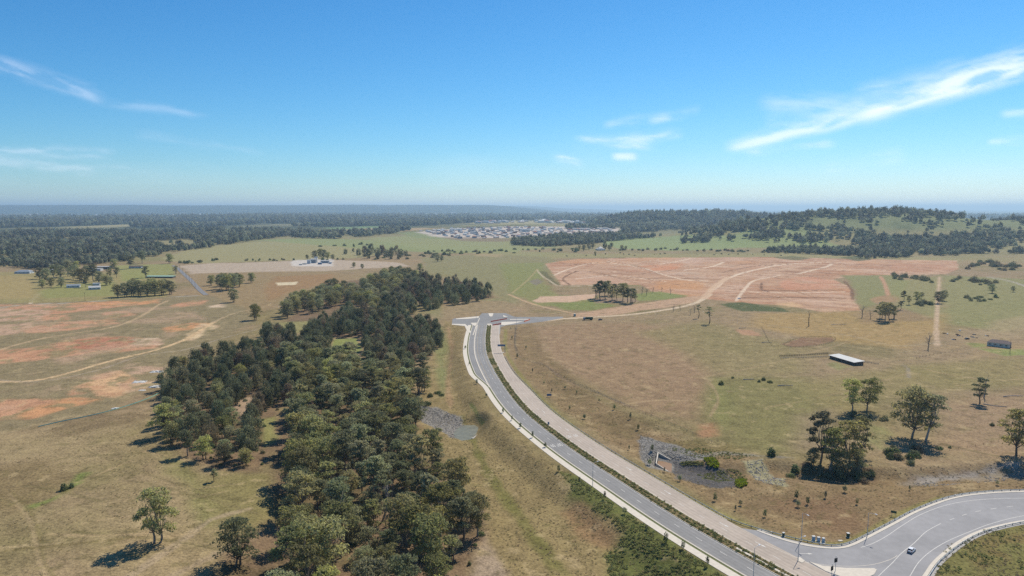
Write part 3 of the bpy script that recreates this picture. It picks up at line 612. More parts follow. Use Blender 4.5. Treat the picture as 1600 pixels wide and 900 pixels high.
for a, b_ in ((-2.42, -2.2), (2.2, 2.42)): strip('kerb', off(a), off(b_), .04, CONC, .15, kind=ST)
strip('kerb', off(-WL), off(-WL-.45), .04, CONC, .14, kind=ST)
strip('verge', off(-WL-.45), off(-WL-1.5), .03, VERGE, .06, kind=ST)
strip('path', off(-WL-1.5), off(-WL-4.9), .03, CONC, .09, kind=ST, label='broad white concrete shared path left of the road')
kk = np.where(Ys > 395)[0]
bay = np.where(Ys > 452)[0]
strip('kerb', off(-11.9)[bay], off(-12.7)[bay], .052, CONC, .14, kind=ST, label='white raised separator beside the bus lane')
strip('kerb', off(WR)[Ys > 330], off(WR+.35)[Ys > 330], .04, CONC, .1, kind=ST)
kr = np.where(Ys <= 332)[0]; j_end = np.where(Ys > G0(1182, 829)[1])[0]
strip('kerb', off(WR)[(Ys <= 332) & (Ys > G0(1182, 829)[1])], off(WR+.35)[(Ys <= 332) & (Ys > G0(1182, 829)[1])], .04, CONC, .1, kind=ST)
def at_len(P):
    s = np.concatenate([[0], np.cumsum(np.linalg.norm(np.diff(P, axis=0), axis=1))]); return s
def cut(P, s0, s1, n_=4):
    s = at_len(P); t = np.linspace(s0, s1, n_); return np.stack([np.interp(t, s, P[:, 0]), np.interp(t, s, P[:, 1])], 1)
def nrm(P):
    t = np.gradient(P, axis=0); t /= np.linalg.norm(t, axis=1)[:, None]; return np.stack([-t[:, 1], t[:, 0]], 1)
def stripe(P, wd, z, m, parent, name='edge_line'):
    q_ = nrm(P)*wd/2; return strip(name, P+q_, P-q_, z, m, 0, parent)
def dashes(P, parent, z, ln=3.0, gap=9.0, wd=.17, s0=0.0, s1=None, m=WHITE):
    L = at_len(P)[-1] if s1 is None else s1; s = s0
    while s+ln < L:
        stripe(cut(P, s, s+ln), wd, z, m, parent, 'lane_dash'); s += ln+gap
dashes(off(-6.9), road_l, .056, 3.2, 8.8, .2, 8); dashes(off(7.0), road_r, .064, 3.2, 8.8, .18, 60)
stripe(off(-2.85), .16, .056, WHITE, road_l); stripe(off(-11.35), .14, .056, CONC, road_l); stripe(off(2.8), .15, .064, CONC, road_r)
stripe(off(WR-.5), .12, .064, CONC, road_r)
yb = np.where(Ys > 470)[0]
dashes(off(-9.6)[yb], road_l, .0561, 2.0, 2.0, .22, m=YELL); dashes(off(-4.4)[yb], road_l, .0561, 2.0, 2.0, .22, m=YELL)
def arrow(P0, direc, parent, z, ln=5.0, turn=0):
    d = np.asarray(direc)/np.linalg.norm(direc); n_ = np.array([-d[1], d[0]])
    sh_ = [(0, -.14), (ln*.62, -.14), (ln*.62, -.5), (ln, 0), (ln*.62, .5), (ln*.62, .14), (0, .14)]
    return slab('lane_arrow', [P0+d*a+n_*b_ for a, b_ in sh_], z, WHITE, 0, parent)
def near_idx(px, py): p = G0(px, py); return int(np.argmin(((MED-p)**2).sum(1)))
for px_, py_, o in [(986, 729, 9.4), (1050, 765, 9.4), (1142, 815, 9.6), (862, 640, 8.6), (900, 666, 8.8), (1200, 842, 9.6)]:
    i = near_idx(px_, py_)
    if i < nM-6: arrow(off(o)[i], MED[i+4]-MED[i], road_r, .0645)
def words(txt, i, o, parent, z, flip=False):
    cu = bpy.data.curves.new('speed_number', 'FONT'); cu.body = txt; cu.align_x = 'CENTER'; cu.align_y = 'CENTER'; cu.size = 2.4
    ob = bpy.data.objects.new('speed_number', cu); C.objects.link(ob); ob.parent = parent; cu.materials.append(WHITE)
    t = MED[i+3]-MED[i-3]; t = t/np.linalg.norm(t)*(1 if flip else -1)
    p = off(o)[i]; ob.location = (p[0], p[1], z); ob.rotation_euler = (0, 0, math.atan2(t[1], t[0])-math.pi/2); ob.scale = (1.0, 2.3, 1); return ob
i6 = near_idx(878, 688)
words('60', i6+2, -5.0, road_l, .057); words('60', i6+2, -9.0, road_l, .057); words('60', i6-1, 4.8, road_r, .0645, True); words('60', i6-1, 8.8, road_r, .0645, True)
# junction at the lower right
jo = [G0(*p) for p in [(1150, 858), (1150, 820)]]
jpoly = [off(3.0)[near_idx(1130, 846)]]+[off(10.0)[near_idx(1150, 818)]]+list(OUT)+list(INN[::-1])+[G0(1390, 985), G0(1330, 985), off(3.0)[-1]]+[off(3.0)[k_] for k_ in range(nM-2, near_idx(1130, 846), -6)]
junction = slab('road', jpoly, .052, JSEAL, 0, kind=ST, label='grey curving slip road at the junction')
def wl(pts, step=2.0): return spline([G0(*p) for p in pts], step)
stripe(wl([(1345, 855.5), (1362, 850), (1385, 838), (1410, 821), (1440, 803.5), (1480, 789), (1530, 781), (1600, 778.5), (1700, 780)]), .22, .060, WHITE, junction)
stripe(wl([(1362, 912), (1376, 897), (1395, 879), (1408, 865), (1428, 849), (1447, 831), (1470, 818)]), .22, .060, WHITE, junction)
stripe(wl([(1410, 920), (1422, 900), (1436, 878), (1455, 861), (1480, 846), (1510, 833), (1550, 818), (1600, 806), (1680, 798)]), .22, .060, WHITE, junction)
stripe(wl([(1262, 879), (1290, 883), (1330, 885), (1365, 882), (1392, 874), (1402, 868)]), .2, .060, CONC, junction)
stripe(wl([(1195, 850), (1222, 862), (1250, 874), (1263, 880)]), .22, .0645, CONC, junction)
dashes(wl([(1484, 812.5), (1517, 801.5), (1552, 795), (1590, 790.5), (1640, 787.5)], 1.0), junction, .060, 3.0, 5.2, .22)
arrow(G0(1250, 865), G0(1268, 865.5)-G0(1250, 865), junction, .0645, 4.5)
q_ = nrm(OUT)*(-1 if ((OUT[20]+nrm(OUT)[20]-OUT[20])[1] < 0) else 1)
q_ = nrm(OUT); q_ = q_ if q_[len(OUT)//2][1] > 0 else -q_
strip('kerb', OUT-q_*.2, OUT+q_*.9, .05, CONC, .12, kind=ST, label='pale kerb round the outside of the slip road'); OUT_RAIL = OUT+q_*1.5
strip('kerb', OUT+q_*.95, OUT+q_*2.0, .03, CONCG, .05, kind=ST)
qi = nrm(INN); qi = qi if qi[len(INN)//2][1] < 0 else -qi
strip('kerb', INN-qi*.2, INN+qi*1.0, .05, CONC, .12, kind=ST, label='pale kerb on the inside of the slip road bend'); INN_RAIL = INN+qi*1.5
strip('kerb', INN+qi*1.05, INN+qi*2.6, .03, CONCG, .04, kind=ST)
slab('traffic_island', [G0(*p) for p in [(1264, 878), (1285, 884.5), (1320, 888), (1366, 888.5), (1370, 891), (1366, 898), (1352, 905), (1318, 903), (1290, 893)]], .05, CONC, .15, kind=ST, label='raised cream traffic island under the signals')
slab('traffic_island', [G0(*p) for p in [(1246, 872), (1250, 871), (1258, 877), (1253, 880), (1247, 877)]], .052, CONC, .13, kind=ST)
i9 = near_idx(1155, 860)
strip('kerb', off(-.5)[i9:], off(.5)[i9:], .185, CONC, .05, kind=ST, label='cream concrete strip down the middle of the median')
# far junction
TJ = [(707, 499), (709.6, 497.5), (748.9, 494), (753, 489.3), (790.2, 489.3), (804, 495.2), (838.4, 495.3), (879.7, 494.8), (879.7, 497), (845.3, 503), (817.7, 506), (790, 508.6), (782, 511.3), (781.5, 522), (733, 522), (729.5, 510), (726.8, 506.5), (706, 506)]
tj = slab('road', [G0(*p) for p in TJ], .044, ASPH, 0, kind=ST, label='unfinished asphalt crossroads at the far end of the dual carriageway')
for pts in ([(712, 497.8), (748.5, 494.2), (748, 496.8), (732, 498.4), (713, 499)], [(735, 504.6), (746, 504.4), (743.5, 510), (739, 508.5)], [(763, 489.6), (771, 489.6), (769.5, 494), (767, 495), (764.5, 494)], [(786, 492.5), (794, 495.3), (786.5, 495.3)], [(783.5, 503.2), (818, 502.4), (800, 506.5), (788, 508.4), (783, 507.8)], [(761.2, 506), (768, 506), (768.5, 509.8), (761, 509.8)], [(706, 506.2), (727, 506.6), (733, 512), (736, 520), (731, 520), (726, 509.5), (706, 507.6)], [(749, 497), (750, 497), (745, 509), (739.6, 524), (738.2, 524), (743.5, 509)], [(796, 499), (826, 498.6), (826, 499.6), (797, 500)]):
    slab('traffic_island', [G0(*p) for p in pts], .052, CONC, .14, kind=ST, label='white concrete edging at the far crossroads')
stripe(wl([(757, 496.4), (800, 496.4), (826, 496.2)]), .5, .05, DARK, tj, 'drain_grate')

# guard rails: beam and posts
def rail(P, label, z0=.0, sp=4.0, ground_z=True):
    c0 = P[0]; o = link('guard_rail', None, None, (c0[0], c0[1], 0)); tag(o, label, 'guard rail', 'steel guard rails')
    P = P-c0; n_ = len(P); q = nrm(P)
    prof = [(-.05, .42), (.06, .50), (-.02, .58), (.06, .66), (-.05, .76), (-.11, .76), (-.11, .42)]
    v = []; f = []
    for i in range(n_):
        for a, z in prof: v.append((P[i][0]+q[i][0]*a, P[i][1]+q[i][1]*a, z))
    k = len(prof)
    for i in range(n_-1):
        for j in range(k): f.append((i*k+j, i*k+(j+1) % k, (i+1)*k+(j+1) % k, (i+1)*k+j))
    link('beam', mesh('beam', v, f, STEEL), o)
    s = at_len(P); t = np.arange(1, s[-1], sp); xs = np.interp(t, s, P[:, 0]); ys = np.interp(t, s, P[:, 1])
    for a, b_ in zip(xs, ys): link('post', POSTM, o, (a, b_, 0))
    return o
mb = MB(); mb.box(-.09, .09, -.09, .09, -.3, .8); POSTM = mb.me('post', DARK)
g1 = off(WR+1.0); sel = (Ys < 545) & (Ys > G0(1182, 829)[1]-4)
g1 = np.vstack([g1[sel], OUT_RAIL[8:]])
rail(smooth(g1, 3), 'long steel guard rail on the outer edge of the pale carriageway and slip road')
rail(INN_RAIL, 'steel guard rail with dark posts inside the slip road bend')

# ------------------------------------------------------------------ vegetation
L_GUM = leaf_mat('gum leaves', (.325, .308, .135), .02, .40, .5, (.38, .35, .13))
L_GUM2 = leaf_mat('grey gum leaves', (.290, .288, .150), .025, .38, .5)
L_OAK = leaf_mat('she-oak needles', (.190, .198, .105), .025, .32, .45, (.26, .205, .12))
L_FAR = leaf_mat('far leaves', (.25, .258, .155), .02, .5, .45)
L_SHRUB = leaf_mat('shrub leaves', (.15, .185, .08), .03, .3, .5)
L_DRY = leaf_mat('dry grass blades', (.36, .29, .165), .02, .2, .45, (.30, .27, .13))
L_GREEN = leaf_mat('green grass blades', (.27, .28, .11), .03, .3, .5)
L_REED = leaf_mat('bright reeds', (.30, .34, .03), .02, .2, .35)
BARK = mat('grey bark', (.22, .19, .155), .9, .25, 1.2); BARKD = mat('dark bark', (.10, .082, .066), .9, .25, 1.2); BARKW = mat('pale dead wood', (.34, .30, .26), .9, .2, 1.2)

def leaf_quads(c, nrm_, size, asp, rng):
    m = len(c); r = rng.normal(size=(m, 3)); u = np.cross(nrm_, r); u /= np.linalg.norm(u, axis=1)[:, None]+1e-9
    v = np.cross(nrm_, u); v /= np.linalg.norm(v, axis=1)[:, None]+1e-9
    s = (size if not np.isscalar(size) else np.full(m, size))[:, None]
    V_ = np.stack([c+u*s, c+v*s*asp, c-u*s*.9, c-v*s*asp], 1).reshape(-1, 3)
    return V_, np.arange(m*4).reshape(-1, 4)
def limb(mb, p0, p1, r0, r1, rng, n_=5, bend=.12, sides=6):
    p0 = np.asarray(p0, float); p1 = np.asarray(p1, float); L = np.linalg.norm(p1-p0); b_ = rng.normal(size=3)*bend*L
    t = np.linspace(0, 1, n_); P = [p0+(p1-p0)*k+b_*math.sin(math.pi*k)*.5 for k in t]
    mb.tube(P, list(r0+(r1-r0)*t), sides); return P
def gum_mesh(seed, h, rad, base, ncl, leaves, lm, bark, trunks=1, flat=.62, size=.46, dens=1.0, lean=0):
    rng = np.random.default_rng(seed); mb = MB(); cs = []
    for k in range(ncl):
        t = (k+.5)/ncl; z = base+(1-base)*(1-(1-t)**1.4)*.92; a = k*2.4+rng.uniform(-.5, .5)
        prof = math.sin(math.pi*min(max((z-base+.12)/(1.12-base), 0), 1))**.6
        rr = rad*prof*math.sqrt(rng.uniform(.12, 1))*.82
        cs.append((rr*math.cos(a)+lean*z*h, rr*math.sin(a), z*h, rad*rng.uniform(.40, .60)))
    cs.append((lean*h, 0, h*.93, rad*.4))
    for tk in range(trunks):
        bx = (tk-(trunks-1)/2)*1.6; top = np.array([lean*h*.5+rng.normal()*.4+bx*1.6, rng.normal()*.4, h*base*1.15])
        tr = h*.016+.08
        limb(mb, (bx, 0, -.4), top, tr*1.25, tr*.75, rng, 6, .08, 7)
        for k, cc_ in enumerate(cs):
            if trunks > 1 and k % trunks != tk: continue
            st_ = top*rng.uniform(.72, 1.0) if k % 2 else top
            P = limb(mb, st_, (cc_[0], cc_[1], cc_[2]-cc_[3]*.2), tr*.5, .05, rng, 5, .16, 5)
            for _ in range(2):
                q0 = P[3]; q1 = q0+rng.normal(size=3)*cc_[3]*.6+np.array([0, 0, cc_[3]*.4]); limb(mb, q0, q1, tr*.18, .03, rng, 3, .1, 4)
    w_ = np.array([c_[3]**2 for c_ in cs]); cnt = (leaves*w_/w_.sum()).astype(int); V_ = []; NN = []
    for c_, m in zip(cs, cnt):
        nsub = 7; subs = rng.normal(size=(nsub, 3)); subs /= np.linalg.norm(subs, axis=1)[:, None]; subs[:, 2] = np.abs(subs[:, 2])*.8-.15
        which = rng.integers(0, nsub, m); d = rng.normal(size=(m, 3)); d /= np.linalg.norm(d, axis=1)[:, None]; d[:, 2] = np.where(d[:, 2] < -.2, -d[:, 2]*.6, d[:, 2])
        p = subs[which]*.62+d*(.46*rng.uniform(.45, 1, m)[:, None]); p[:, 2] *= flat
        V_.append(np.array(c_[:3])+p*c_[3]*1.25); NN.append(d*.9+rng.normal(size=(m, 3))*.55)
    c = np.concatenate(V_); nn = np.concatenate(NN); nn /= np.linalg.norm(nn, axis=1)[:, None]
    V_, Q = leaf_quads(c, nn, rng.uniform(.6, 1.25, len(c))*size*(h/17)**.5, .5, rng)
    return mb.me('trunk', bark, True), fast_mesh('crown', V_, quads=Q, mats=lm)
def oak_mesh(seed, h, rad, leaves, lm=None, base=.16, pw=.75):
    rng = np.random.default_rng(seed); mb = MB(); limb(mb, (0, 0, -.4), (rng.normal()*.3, rng.normal()*.3, h*.9), h*.014+.07, .04, rng, 7, .03, 6)
    for k in range(9):
        z = h*(base+.08+.62*k/9); a = k*2.4; r_ = rad*.7*(1-k/12); limb(mb, (0, 0, z), (r_*math.cos(a), r_*math.sin(a), z+r_*.7), .07, .02, rng, 3, .1, 4)
    ntuft = 40; tz = rng.uniform(0, 1, ntuft)**.9; ta = rng.uniform(0, 2*math.pi, ntuft)
    pr = lambda t: np.sin(math.pi*(t*.78+.16))**.7
    tr = pr(tz)*rad*np.sqrt(rng.uniform(.35, 1, ntuft))*.85
    tc_ = np.stack([tr*np.cos(ta), tr*np.sin(ta), h*(base+(1-base)*tz*.93)], 1); ts = rad*rng.uniform(.28, .42, ntuft)
    wch = rng.integers(0, ntuft, leaves); d = rng.normal(size=(leaves, 3)); d /= np.linalg.norm(d, axis=1)[:, None]
    p = tc_[wch]+d*ts[wch][:, None]*np.array([1, 1, 1.25])*rng.uniform(.5, 1, leaves)[:, None]
    nn = d*np.array([1, 1, .5])+rng.normal(size=(leaves, 3))*.4; nn /= np.linalg.norm(nn, axis=1)[:, None]
    m = leaves; up = np.tile([0, 0, 1.0], (m, 1))+rng.normal(size=(m, 3))*.35; u = up-(up*nn).sum(1)[:, None]*nn; u /= np.linalg.norm(u, axis=1)[:, None]; v = np.cross(nn, u)
    s = rng.uniform(.5, 1.0, m)[:, None]*.62*(h/14)**.5
    V_ = np.stack([p+u*s, p+v*s*.36, p-u*s, p-v*s*.36], 1).reshape(-1, 3)
    return mb.me('trunk', BARKD, True), fast_mesh('crown', V_, quads=np.arange(m*4).reshape(-1, 4), mats=lm or L_OAK)
def dead_mesh(seed, h, spread=.35, n1=7, bark=None):
    rng = np.random.default_rng(seed); mb = MB()
    P = limb(mb, (0, 0, -.3), (rng.normal()*.06*h, rng.normal()*.06*h, h*.72), h*.022+.06, h*.008, rng, 7, .08, 7)
    for k in range(n1):
        i = 2+k*4//n1; a = k*2.4+rng.uniform(-.4, .4); q = P[min(i, 6)]; L = h*rng.uniform(.25, .45)
        e = q+np.array([math.cos(a)*spread*L*1.7, math.sin(a)*spread*L*1.7, L*.75]); B = limb(mb, q, e, h*.009, .035, rng, 5, .18, 5)
        for _ in range(3):
            j = rng.integers(1, 5); limb(mb, B[j], B[j]+rng.normal(size=3)*L*.28+np.array([0, 0, L*.22]), .06, .02, rng, 3, .15, 4)
    return mb.me('trunk', bark or BARK, True)
def dome_mesh(name, seed, rx, hz_, leaves, size, lm, asp=.5, low=0.0, lumps=9):
    rng = np.random.default_rng(seed); d = rng.normal(size=(leaves, 3)); d /= np.linalg.norm(d, axis=1)[:, None]; d[:, 2] = np.abs(d[:, 2])
    lump = rng.normal(size=(lumps, 3)); lump /= np.linalg.norm(lump, axis=1)[:, None]; lump[:, 2] = np.abs(lump[:, 2])
    bump_ = .72+.4*np.max(np.clip(d@lump.T, 0, 1)**10, 1)
    p = d*bump_[:, None]*rng.uniform(.55, 1, leaves)[:, None]*np.array([rx, rx, hz_]); p[:, 2] += low
    nn = d+rng.normal(size=(leaves, 3))*.45; nn /= np.linalg.norm(nn, axis=1)[:, None]
    V_, Q = leaf_quads(p, nn, rng.uniform(.6, 1.2, leaves)*size, asp, rng); return fast_mesh(name, V_, quads=Q, mats=lm)
def tuft_mesh(seed, h, r_, n_, lm):
    rng = np.random.default_rng(seed); a = rng.uniform(0, 6.28, n_); b0 = np.stack([np.cos(a)*r_*.4, np.sin(a)*r_*.4, np.zeros(n_)], 1)*rng.uniform(0, 1, n_)[:, None]
    tip = np.stack([np.cos(a)*r_, np.sin(a)*r_, h*rng.uniform(.6, 1.1, n_)], 1); sd = np.stack([-np.sin(a), np.cos(a), np.zeros(n_)], 1)*r_*.22
    mid = b0*.4+tip*.6+np.array([0, 0, h*.18]); V_ = np.stack([b0, mid+sd, tip, mid-sd], 1).reshape(-1, 3)
    return fast_mesh('tuft', V_, quads=np.arange(n_*4).reshape(-1, 4), mats=lm)
GUM = [gum_mesh(100+k, 16, rad, base, ncl, 2700, lm, bk, tr_, fl) for k, (rad, base, ncl, lm, bk, tr_, fl) in enumerate([(5.2, .34, 10, L_GUM, BARK, 1, .8), (5.8, .30, 12, L_GUM, BARK, 1, .75), (4.6, .38, 9, L_GUM2, BARKD, 1, .9), (5.4, .28, 12, L_GUM, BARK, 2, .8), (5.0, .32, 11, L_GUM2, BARK, 1, .9), (5.8, .36, 11, L_GUM2, BARKD, 2, .7)])]
ROUND = [gum_mesh(150+k, 13, 5.6, .16, 18, 3000, lm, BARKD, 2, .9) for k, lm in enumerate([L_GUM2, L_GUM])]
OAK = [oak_mesh(200+k, h, rad, 2600, None, b_, pw) for k, (h, rad, b_, pw) in enumerate([(14, 5.0, .06, .42), (15.5, 4.6, .08, .5), (13, 5.4, .05, .36), (16, 5.2, .08, .45), (12.5, 4.8, .06, .34)])]
DEAD = [dead_mesh(300+k, 13, sp, n1, bk) for k, (sp, n1, bk) in enumerate([(.35, 7, BARK), (.28, 6, BARKD), (.5, 9, BARK), (.22, 5, BARKW)])]
SHRUB = [dome_mesh('foliage', 400+k, rx, h_, 420, .34, L_SHRUB) for k, (rx, h_) in enumerate([(2.2, 2.6), (2.8, 2.2), (1.8, 3.0)])]
SHRUBD = [dome_mesh('foliage', 420+k, rx, h_, 420, .34, L_OAK) for k, (rx, h_) in enumerate([(2.4, 2.6), (2.8, 3.2)])]
SAP = [dome_mesh('foliage', 440+k, rx, h_, 150, .24, lm, .45, .7, 5) for k, (rx, h_, lm) in enumerate([(.75, 2.4, L_SHRUB), (.6, 2.9, L_OAK), (.9, 1.9, L_GUM2)])]
mb = MB(); mb.tube([(0, 0, -.2), (0, 0, 1.4)], [.06, .03], 5); STEM = mb.me('stem', BARKD)

def tree(name, proto, x, y, s=1.0, rz=None, label=None, cat='tree', group=None, sz=None, sink=0.0):
    o = link(name, None, None, (x, y, hz(x, y)-sink), rz if rz is not None else random.uniform(0, 6.28), (s, s, sz or s)); o.empty_display_size = 1
    tag(o, label, cat, group); link('trunk', proto[0], o)
    if len(proto) > 1: link('crown', proto[1], o)
    return o
random.seed(5)
def px_of(x, y, z):
    dz = z-H; yc = y*math.cos(PITCH)-dz*math.sin(PITCH); zc = y*math.sin(PITCH)+dz*math.cos(PITCH)
    return 800+F*x/yc, 450-F*zc/yc
def scatter(P, spacing, seed, holes=(), n_try=60):
    rng = np.random.default_rng(seed); lo, hi = P.min(0), P.max(0); pts = []; cell = {}
    nt = int((hi-lo).prod()/spacing**2*n_try/10)
    cand = lo+rng.uniform(size=(nt, 2))*(hi-lo); cand = cand[sd_poly(cand[:, 0], cand[:, 1], P) < 0]
    for h_ in holes: cand = cand[sd_poly(cand[:, 0], cand[:, 1], h_) > 0]
    for x, y in cand:
        k = (int(x//spacing), int(y//spacing))
        if any((x-a)**2+(y-b_)**2 < spacing**2 for i in (-1, 0, 1) for j in (-1, 0, 1) for a, b_ in cell.get((k[0]+i, k[1]+j), ())): continue
        cell.setdefault(k, []).append((x, y)); pts.append((x, y))
    return pts
W_S = gpoly([(440, 1000), (440, 915), (450, 875), (462, 830), (470, 775), (458, 715), (458, 660), (470, 630), (540, 615), (600, 612), (640, 622), (655, 645), (640, 700), (690, 735), (735, 785), (748, 835), (722, 880), (700, 960)])
W_W = gpoly([(258, 640), (262, 602), (290, 577), (340, 562), (400, 547), (440, 542), (480, 548), (515, 576), (470, 628), (430, 640), (425, 700), (398, 728), (340, 732), (285, 712), (262, 690)])
W_N = gpoly([(436, 502), (470, 492), (500, 490), (525, 478), (560, 480), (600, 500), (660, 488), (700, 478), (760, 470), (772, 463), (740, 452), (700, 448), (660, 440), (640, 432), (615, 430), (590, 440), (560, 455), (510, 455), (460, 475)])
W_M = gpoly([(405, 546), (412, 522), (440, 526), (485, 532), (490, 506), (540, 497), (600, 495), (650, 505), (684, 520), (690, 545), (655, 562), (640, 580), (600, 580), (575, 560), (566, 528), (520, 525), (508, 570), (440, 545)])
W_C = gpoly([(430, 570), (500, 560), (520, 575), (548, 570), (600, 580), (660, 590), (668, 620), (640, 622), (540, 615), (470, 628)])
holes = [gpoly(p) for p in ([(510, 572), (515, 530), (555, 526), (570, 545), (550, 572)], [(575, 800), (600, 780), (640, 790), (620, 815), (580, 818)], [(362, 655), (378, 620), (415, 615), (412, 640), (380, 660)], [(402, 735), (408, 700), (402, 655), (445, 632), (458, 660), (452, 740)], [(355, 665), (362, 640), (395, 632), (405, 650), (385, 672)], [(470, 610), (490, 600), (500, 622), (478, 632)], [(436, 522), (500, 508), (560, 492), (540, 484), (480, 500), (430, 512)], [(640, 765), (670, 755), (695, 795), (660, 805)], [(470, 850), (500, 835), (515, 865), (480, 875)], [(560, 740), (585, 730), (592, 752), (566, 760)], [(500, 690), (520, 680), (530, 705), (505, 710)], [(610, 870), (640, 860), (650, 890), (620, 895)], [(690, 850), (712, 842), (722, 872), (700, 880)])]
n_gum = n_oak = 0
def gum_in(pts, label, group, smin=.62, smax=1.0, protos=None, nm='gum_tree'):
    for x, y in pts:
        tree(nm, random.choice(protos or GUM), x, y, random.uniform(smin, smax), None, label, 'tree', group, None)
def oak_in(pts, label, group, smin=.75, smax=1.15):
    for x, y in pts: tree('she_oak_tree', random.choice(OAK), x, y, random.uniform(smin, smax), None, label, 'tree', group)
def by_place(pts, zones, fn):                  # zones: (test on photo position, label, group)
    left_ = list(pts)
    for test, lab, grp in zones:
        hit = [p for p in left_ if test(*px_of(p[0], p[1], hz(*p)))]; left_ = [p for p in left_ if p not in hit]; fn(hit, lab, grp)
def ends(pts, key): return sorted(pts, key=key)
pS = scatter(W_S, 8.5, 1, holes)
NWD = 'of the near wood'
def gS(h, l, g): gum_in(h, l, g, .68, 1.3, GUM+ROUND[:1])
pc = {p: px_of(p[0], p[1], hz(*p)) for p in pS}; vis = [p for p in pS if pc[p][1] < 890]
uniq = [(min(vis, key=lambda p: pc[p][0]), 'leftmost gum tree of the near olive wood'), (max(vis, key=lambda p: pc[p][0]), 'rightmost gum tree of the near olive wood, closest to the road'), (min(vis, key=lambda p: pc[p][1]), 'farthest gum tree of the near olive wood')]
for p, l in uniq:
    if p in pS: pS.remove(p); tree('gum_tree', GUM[1], p[0], p[1], .95, None, l, 'tree')
by_place(pS, [(lambda x, y: y > 850 and x < 520, 'olive gum at the front left of the near wood, along the bottom of the view', 'front left gums of the near wood'), (lambda x, y: y > 850, 'olive gum at the front right of the near wood, along the bottom of the view', 'front right gums of the near wood'),
  (lambda x, y: x > 640, 'gum on the right flank of the near wood, facing the road', 'right flank gums of the near wood'), (lambda x, y: x < 480, 'gum on the left flank of the near wood, facing the dry paddock', 'left flank gums of the near wood'),
  (lambda x, y: y > 740, 'gum in the front heart of the near wood, around the bare gap', 'front heart gums of the near wood'), (lambda x, y: x > 570 and y < 680, 'gum in the rear right of the near wood, next to the stone basin', 'rear right gums of the near wood'), (lambda x, y: y < 680, 'gum in the rear left of the near wood, right of the grove', 'rear left gums of the near wood'), (lambda x, y: True, 'gum in the very middle of the near wood', 'middle gums of the near wood')], gS)
pC = scatter(W_C, 9.0, 2, holes)
by_place(pC, [(lambda x, y: x < 520, 'grey green gum just left of the small green clearing', 'gums left of the clearing'), (lambda x, y: x > 600, 'grey green gum at the right edge of the belt, below the dark she-oaks', 'gums at the right edge of the belt'), (lambda x, y: True, 'grey green gum directly below the small green clearing', 'gums below the clearing')], lambda h, l, g: gum_in(h, l, g, .85, 1.2, GUM+ROUND))
pW = scatter(W_W, 9.0, 3, holes)
oW = [p for k, p in enumerate(pW) if k % 3 != 0]; rW = [p for k, p in enumerate(pW) if k % 3 == 0]
by_place(oW, [(lambda x, y: x < 310, 'brownish she-oak on the left edge of the grove, against the red earth', 'she-oaks on the left edge of the grove'), (lambda x, y: y > 680, 'brownish she-oak at the front of the grove, above its shadow on the paddock', 'she-oaks at the front of the grove'), (lambda x, y: x > 420, 'brownish she-oak where the grove meets the rest of the belt', 'she-oaks at the right of the grove'), (lambda x, y: True, 'brownish she-oak in the middle of the grove beside the red earth', 'she-oaks in the middle of the grove')], lambda h, l, g: oak_in(h, l, g, .8, 1.2))
by_place(rW, [(lambda x, y: y > 670, 'rounded green tree at the front of the grove, above its shadow on the paddock', 'rounded trees at the front of the grove'), (lambda x, y: True, 'rounded green tree inside the grove of she-oaks beside the red earth', 'rounded trees inside the grove')], lambda h, l, g: gum_in(h, l, g, .6, .85, ROUND+GUM[4:5], 'bushy_tree'))
pM = scatter(W_M, 10.0, 4, holes)
by_place(pM, [(lambda x, y: x < 500, 'dark she-oak left of the small green clearing, at the left end of the middle block', 'she-oaks left of the clearing'), (lambda x, y: x > 630, 'dark she-oak at the right end of the middle block, nearest the far crossroads', 'she-oaks at the right of the middle block'), (lambda x, y: y < 520, 'dark she-oak along the upper side of the middle block', 'she-oaks along the top of the middle block'), (lambda x, y: True, 'dark she-oak just above and right of the small green clearing', 'she-oaks above the clearing')], lambda h, l, g: oak_in(h, l, g, .9, 1.25))
pN = scatter(W_N, 13.5, 5, holes)
zN = [(lambda x, y: x > 720, 'dark she-oak at the right tip of the far block, out in the open paddock', 'she-oaks at the right tip of the far block'), (lambda x, y: x > 650, 'dark she-oak in the right half of the far block, below the open paddock', 'she-oaks in the right of the far block'), (lambda x, y: True, 'dark she-oak in the left half of the far block, below the works compound', 'she-oaks in the left of the far block')]
by_place([p for p in pN if p[0] > -160], zN, lambda h, l, g: oak_in(h, l, g, 1.05, 1.4))
zB = [(lambda x, y: x < 475, 'bushy grey green tree at the far left tip of the belt', 'bushy trees at the left tip of the belt'), (lambda x, y: y < 465, 'bushy grey green tree on the upper side of the far left end of the belt', 'bushy trees on the upper left of the belt'), (lambda x, y: True, 'bushy grey green tree on the lower side of the far left end of the belt', 'bushy trees on the lower left of the belt')]
by_place([p for p in pN if p[0] <= -160], zB, lambda h, l, g: gum_in(h, l, g, 1.0, 1.35, ROUND, 'bushy_tree'))
print('belt', len(pS), len(pC), len(pW), len(pM), len(pN))
under_pts = [(x+3, y+2, hz(x+3, y+2)) for x, y in scatter(W_S, 7, 21, holes)+scatter(W_W, 7, 22, holes)]
